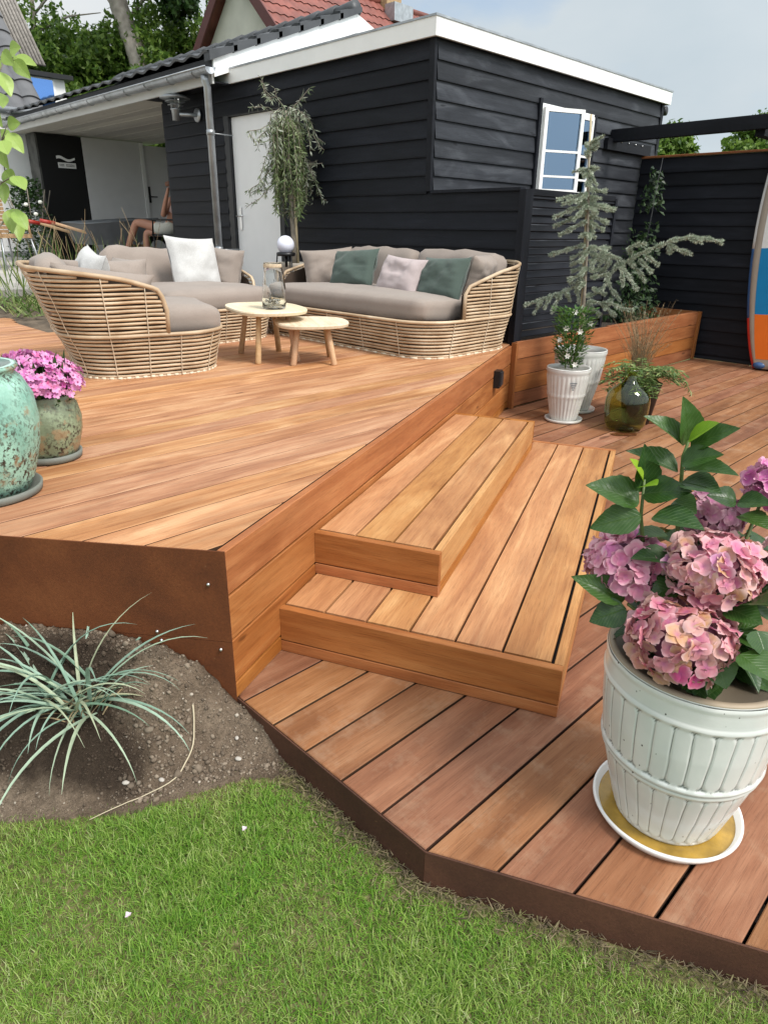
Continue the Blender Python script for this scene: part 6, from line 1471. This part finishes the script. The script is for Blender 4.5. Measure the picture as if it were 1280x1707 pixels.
m = MB(); m.tube([(0, 0, -.1), (.02, -.05, .6), (.07, -.13, 1.1), (.10, -.18, 1.55), (.12, -.2, 1.7)], [.014, .012, .009, .006, .003], 7)
for lo, hi in ((1.64, 9), (1.56, 1.64), (1.46, 1.56), (1.40, 1.46), (0, 1.40)):
    gp_ = [ll(b) for b, t in SL if lo <= b[2] < hi]; ce = sum(gp_, Vector())/len(gp_); z0 = ce.z-.42; tr_ = Vector((.02+.06*z0/1.5, -.05-.1*z0/1.5, z0))
    m.tube([tr_, tr_.lerp(ce, .5)+Vector((0, 0, .10)), ce], [.005, .0035, .0022], 5)
    for p in gp_: m.tube([ce, p], [.0018, .0012], 4)
part('stems', m, M_BARK, ls)

# ------------------------------------------------------------------ things at and in the carport
rb = thing('rose_bush', 'dark leafy rose bush with white blooms at the foot of the carport pier', 'shrub', (4.2, 12.2, .75))
m = MB()
for i in range(1300): a = R(0, 6.28); h = R(0, 1)**.8; r = (.45*(1-h*.55))*sqrt(R(0, 1)); p = Vector((r*cos(a), r*sin(a), h*1.25)); d = Vector((R(-1, 1), R(-1, 1), R(-.4, .8))).normalized(); m.leafq(p, p+d*R(.05, .09), .045, Vector((R(-1, 1), R(-1, 1), 1)))
part('foliage', m, L_DARK, rb)
for (x, y, z) in ((.05, -.4, .92), (-.15, -.36, .88), (-.05, -.42, .75), (.2, -.3, .62)): m = MB(); m.sphere((x, y, z), .034, 10, 7, (1, 1, .8)); part('bloom', m, P_WHT, rb)
m = MB()
for i in range(7): a = R(0, 6.28); m.tube([(0, 0, 0), (.2*cos(a), .2*sin(a), .6), (.35*cos(a), .35*sin(a), 1.1)], .008, 5)
part('stems', m, M_BARK, rb)
ds = thing('dry_stalks', 'tall dry grass stalks standing behind the near lounge chair', 'grasses', (3.3, 8.3, .6))
m = MB()
for i in range(22):
    x = R(-.9, .95); y = R(-.4, .4)+x*.0; h = R(.55, 1.05); l = R(-.25, .25); m.tube([(x, y, 0), (x+l*.4, y, h*.6), (x+l, y+R(-.1, .1), h)], [.004, .003, .0015], 4)
    if i % 2: m.tube([(x+l*.4, y, h*.6), (x+l*.4+R(-.2, .2), y, h*.85)], [.004, .002], 4)
part('stalks', m, L_DRY, ds)
m = MB()
for i in range(110): x = R(-.9, .9); y = R(-.4, .3); a = R(-1, 1); h = R(.3, .75); m.leafq((x, y, 0), (x+a*.25, y+R(-.15, .15), h), .014, Vector((R(-1, 1), -1, .2)))
part('grass_blades', m, L_FERN, ds)
bs = thing('bed_plants', 'low green and brown plants in the soil bed behind the near chair', 'plants', (2.75, 7.6, .55))
m = MB()
for i in range(500): x = R(-.55, .6); y = R(-.4, .6); d = Vector((R(-1, 1), R(-1, 1), R(.2, 1.2))).normalized(); m.leafq((x, y, .0+.1*y), Vector((x, y, .1*y))+d*R(.06, .2), .02, Vector((R(-1, 1), R(-1, 1), .5)))
part('foliage', m, L_FERN, bs)
# wheelbarrow
wb = thing('wheelbarrow', 'grey wheelbarrow with wooden shafts and a red grip parked in the carport', 'wheelbarrow', (5.0, 11.2, FZ))
m = MB(); V = [(-.42, -.33, .30), (.32, -.33, .30), (.32, .33, .30), (-.42, .33, .30), (-.55, -.42, .60), (.62, -.42, .68), (.62, .42, .68), (-.55, .42, .60)]; m.add(V, [(0, 1, 2, 3), (0, 4, 5, 1), (1, 5, 6, 2), (2, 6, 7, 3), (3, 7, 4, 0)], False); part('tray', m, M_TRAY, wb)
m = MB(); m.tube([V[4], V[5], V[6], V[7]], .018, 8, closed=True); part('tray_rim', m, M_TRAY, wb)
for s in (-.3, .3):
    m = MB(); m.tube([(.75, s*.4, .22), (-.3, s, .42), (-.95, s, .60)], .022, 8); part('shaft', m, W_LEG, wb)
    m = MB(); m.tube([(-.92, s, .59), (-1.12, s, .625)], .028, 8); part('grip', m, M_RED, wb)
    m = MB(); m.tube([(-.2, s, .40), (-.28, s, .0)], .016, 8); part('leg', m, M_METB, wb)
m = MB(); m.tube([(.8+.2*cos(i*.52), 0, .21+.2*sin(i*.52)) for i in range(12)], .045, 8, closed=True); part('wheel', m, M_METB, wb)
# seated person on a chair
pcx = (5.36, 9.92)
chr_ = thing('garden_chair', 'dark garden chair in the carport on which the person sits', 'chair', (5.40, 9.86, FZ), radians(120))
for a, b in (((-.24, -.24, .44), (.24, .24, .47)), ((-.26, -.25, .47), (-.22, .25, .95))): m = MB(); m.box(a, b); part('seat' if a[2] < .46 else 'backrest', m, M_METB, chr_)
for x in (-.22, .22):
    for y in (-.22, .22): m = MB(); m.tube([(x, y, 0), (x, y, .44)], .013, 6); part('leg', m, M_METB, chr_)
    m = MB(); m.tube([(-.22, x*1.1, .66), (.2, x*1.1, .66), (.22, x*1.1, .45)], .014, 6); part('armrest', m, M_METB, chr_)
per = thing('person', 'seated person with bare crossed legs, pale shorts and one raised forearm', 'person', (5.36, 9.9, FZ))
def body_mesh(name, J, E_, mat, parent, lvl=2):
    me = bpy.data.meshes.new(name); me.from_pydata([j[:3] for j in J], E_, []); o = bpy.data.objects.new(name, me); COL.objects.link(o)
    md = o.modifiers.new('s', 'SKIN'); sv = me.skin_vertices[0].data
    for i, j in enumerate(J): sv[i].radius = (j[3], j[3]*(j[4] if len(j) > 4 else 1))
    sv[0].use_root = True
    o.modifiers.new('b', 'SUBSURF').levels = lvl
    bpy.context.view_layer.update(); dg = bpy.context.evaluated_depsgraph_get(); nm_ = bpy.data.meshes.new_from_object(o.evaluated_get(dg)); bpy.data.objects.remove(o); bpy.data.meshes.remove(me)
    nm_.name = name; nm_.polygons.foreach_set('use_smooth', [True]*len(nm_.polygons)); nm_.materials.clear(); return part(name, nm_, mat, parent)
P0 = Vector((5.36, 9.9, FZ))
def pj(x, y, z, r, k=1.): return (x-P0.x, y-P0.y, z-P0.z, r, k)
J = [pj(5.37, 9.88, 1.30, .125, .85), pj(5.41, 9.82, 1.45, .115, .8), pj(5.46, 9.76, 1.62, .13, .75), pj(5.50, 9.72, 1.76, .055), pj(5.52, 9.71, 1.84, .055), pj(5.52, 9.71, 1.93, .085), pj(5.52, 9.715, 2.02, .07),
     pj(5.33, 9.98, 1.30, .085), pj(5.13, 10.28, 1.39, .068), pj(5.08, 10.42, 1.40, .058), pj(5.02, 10.50, 1.20, .052), pj(4.97, 10.58, 1.02, .036), pj(4.90, 10.66, .97, .035), pj(4.83, 10.72, .955, .022),
     pj(5.44, 9.96, 1.29, .085), pj(5.20, 10.22, 1.27, .065), pj(5.14, 10.26, 1.26, .058), pj(5.13, 10.27, 1.05, .048), pj(5.14, 10.27, .86, .035), pj(5.08, 10.34, .81, .033), pj(5.02, 10.40, .80, .024),
     pj(5.36, 9.82, 1.70, .055), pj(5.24, 9.84, 1.52, .042), pj(5.19, 9.78, 1.50, .038), pj(5.19, 9.68, 1.66, .034), pj(5.21, 9.63, 1.79, .024), pj(5.225, 9.61, 1.86, .026, .6),
     pj(5.56, 9.66, 1.69, .055), pj(5.60, 9.78, 1.50, .04), pj(5.5, 9.92, 1.42, .032), pj(5.40, 10.02, 1.40, .026, .7)]
E_ = [(0, 1), (1, 2), (2, 3), (3, 4), (4, 5), (5, 6), (0, 7), (7, 8), (8, 9), (9, 10), (10, 11), (11, 12), (12, 13), (0, 14), (14, 15), (15, 16), (16, 17), (17, 18), (18, 19), (19, 20), (2, 21), (21, 22), (22, 23), (23, 24), (24, 25), (25, 26), (2, 27), (27, 28), (28, 29), (29, 30)]
body_mesh('body', J, E_, M_SKIN, per)
for k in range(5):      # fingers of the raised hand
    a = -.5+k*.25; m = MB(); b = Vector((5.225-P0.x+.012*(k-2), 9.61-P0.y-.006*(k-2), 1.87-P0.z)); m.tube([b, b+Vector((.012*(k-2)*.4, -.006*(k-2)*.4, .04)), b+Vector((.012*(k-2)*.6+.012, -.01, .07 if k not in (0, 4) else .052))], [.009, .008, .006], 6); part('finger', m, M_SKIN, per)
J2 = [pj(5.37, 9.88, 1.30, .14, .88), pj(5.40, 9.84, 1.40, .125, .85), pj(5.32, 9.99, 1.30, .10), pj(5.21, 10.16, 1.345, .085), pj(5.44, 9.97, 1.29, .10), pj(5.28, 10.15, 1.28, .083)]
body_mesh('shorts', J2, [(0, 1), (0, 2), (2, 3), (0, 4), (4, 5)], M_SHORTS, per)
J3 = [pj(5.405, 9.825, 1.43, .13, .85), pj(5.46, 9.76, 1.61, .14, .78), pj(5.49, 9.73, 1.70, .09), pj(5.38, 9.81, 1.69, .065), pj(5.55, 9.67, 1.69, .065)]
body_mesh('shirt', J3, [(0, 1), (1, 2), (1, 3), (1, 4)], M_TOP, per)
m = MB(); m.sphere((5.53-P0.x, 9.70-P0.y, 1.985-P0.z), .105, 16, 12, (1, 1, 1.05)); part('hair', m, M_HAIR, per)
m = MB()
for s in (-1, 1): m.sphere((5.455-P0.x+s*.02, 9.765-P0.y+s*.025, 1.95-P0.z), .009, 8, 6)
part('eyes', m, M_BLACKP, per)
# wicker chair on the terrace at the far left
tcx = thing('wicker_chair', 'tan wicker chair with thin metal legs on the terrace at the left edge', 'chair', (3.42, 11.05, .755), radians(20))
m = MB(); m.box((-.25, -.25, .42), (.25, .25, .47)); part('seat', m, M_WICK, tcx)
m = MB()
for i in range(9): m.box((-.25+.0, .22+.004*i, .48+i*.05), (.25, .25+.004*i, .52+i*.05))
part('backrest', m, M_WICK, tcx)
for x in (-.23, .23):
    for y in (-.23, .23): m = MB(); m.tube([(x, y, .42), (x*1.25, y*1.3, 0)], .014, 6); part('leg', m, M_ZINC, tcx)
    m = MB(); m.tube([(x, .24, .66), (x*1.1, -.2, .66), (x, -.24, .44)], .018, 6); part('armrest', m, M_WICK, tcx)
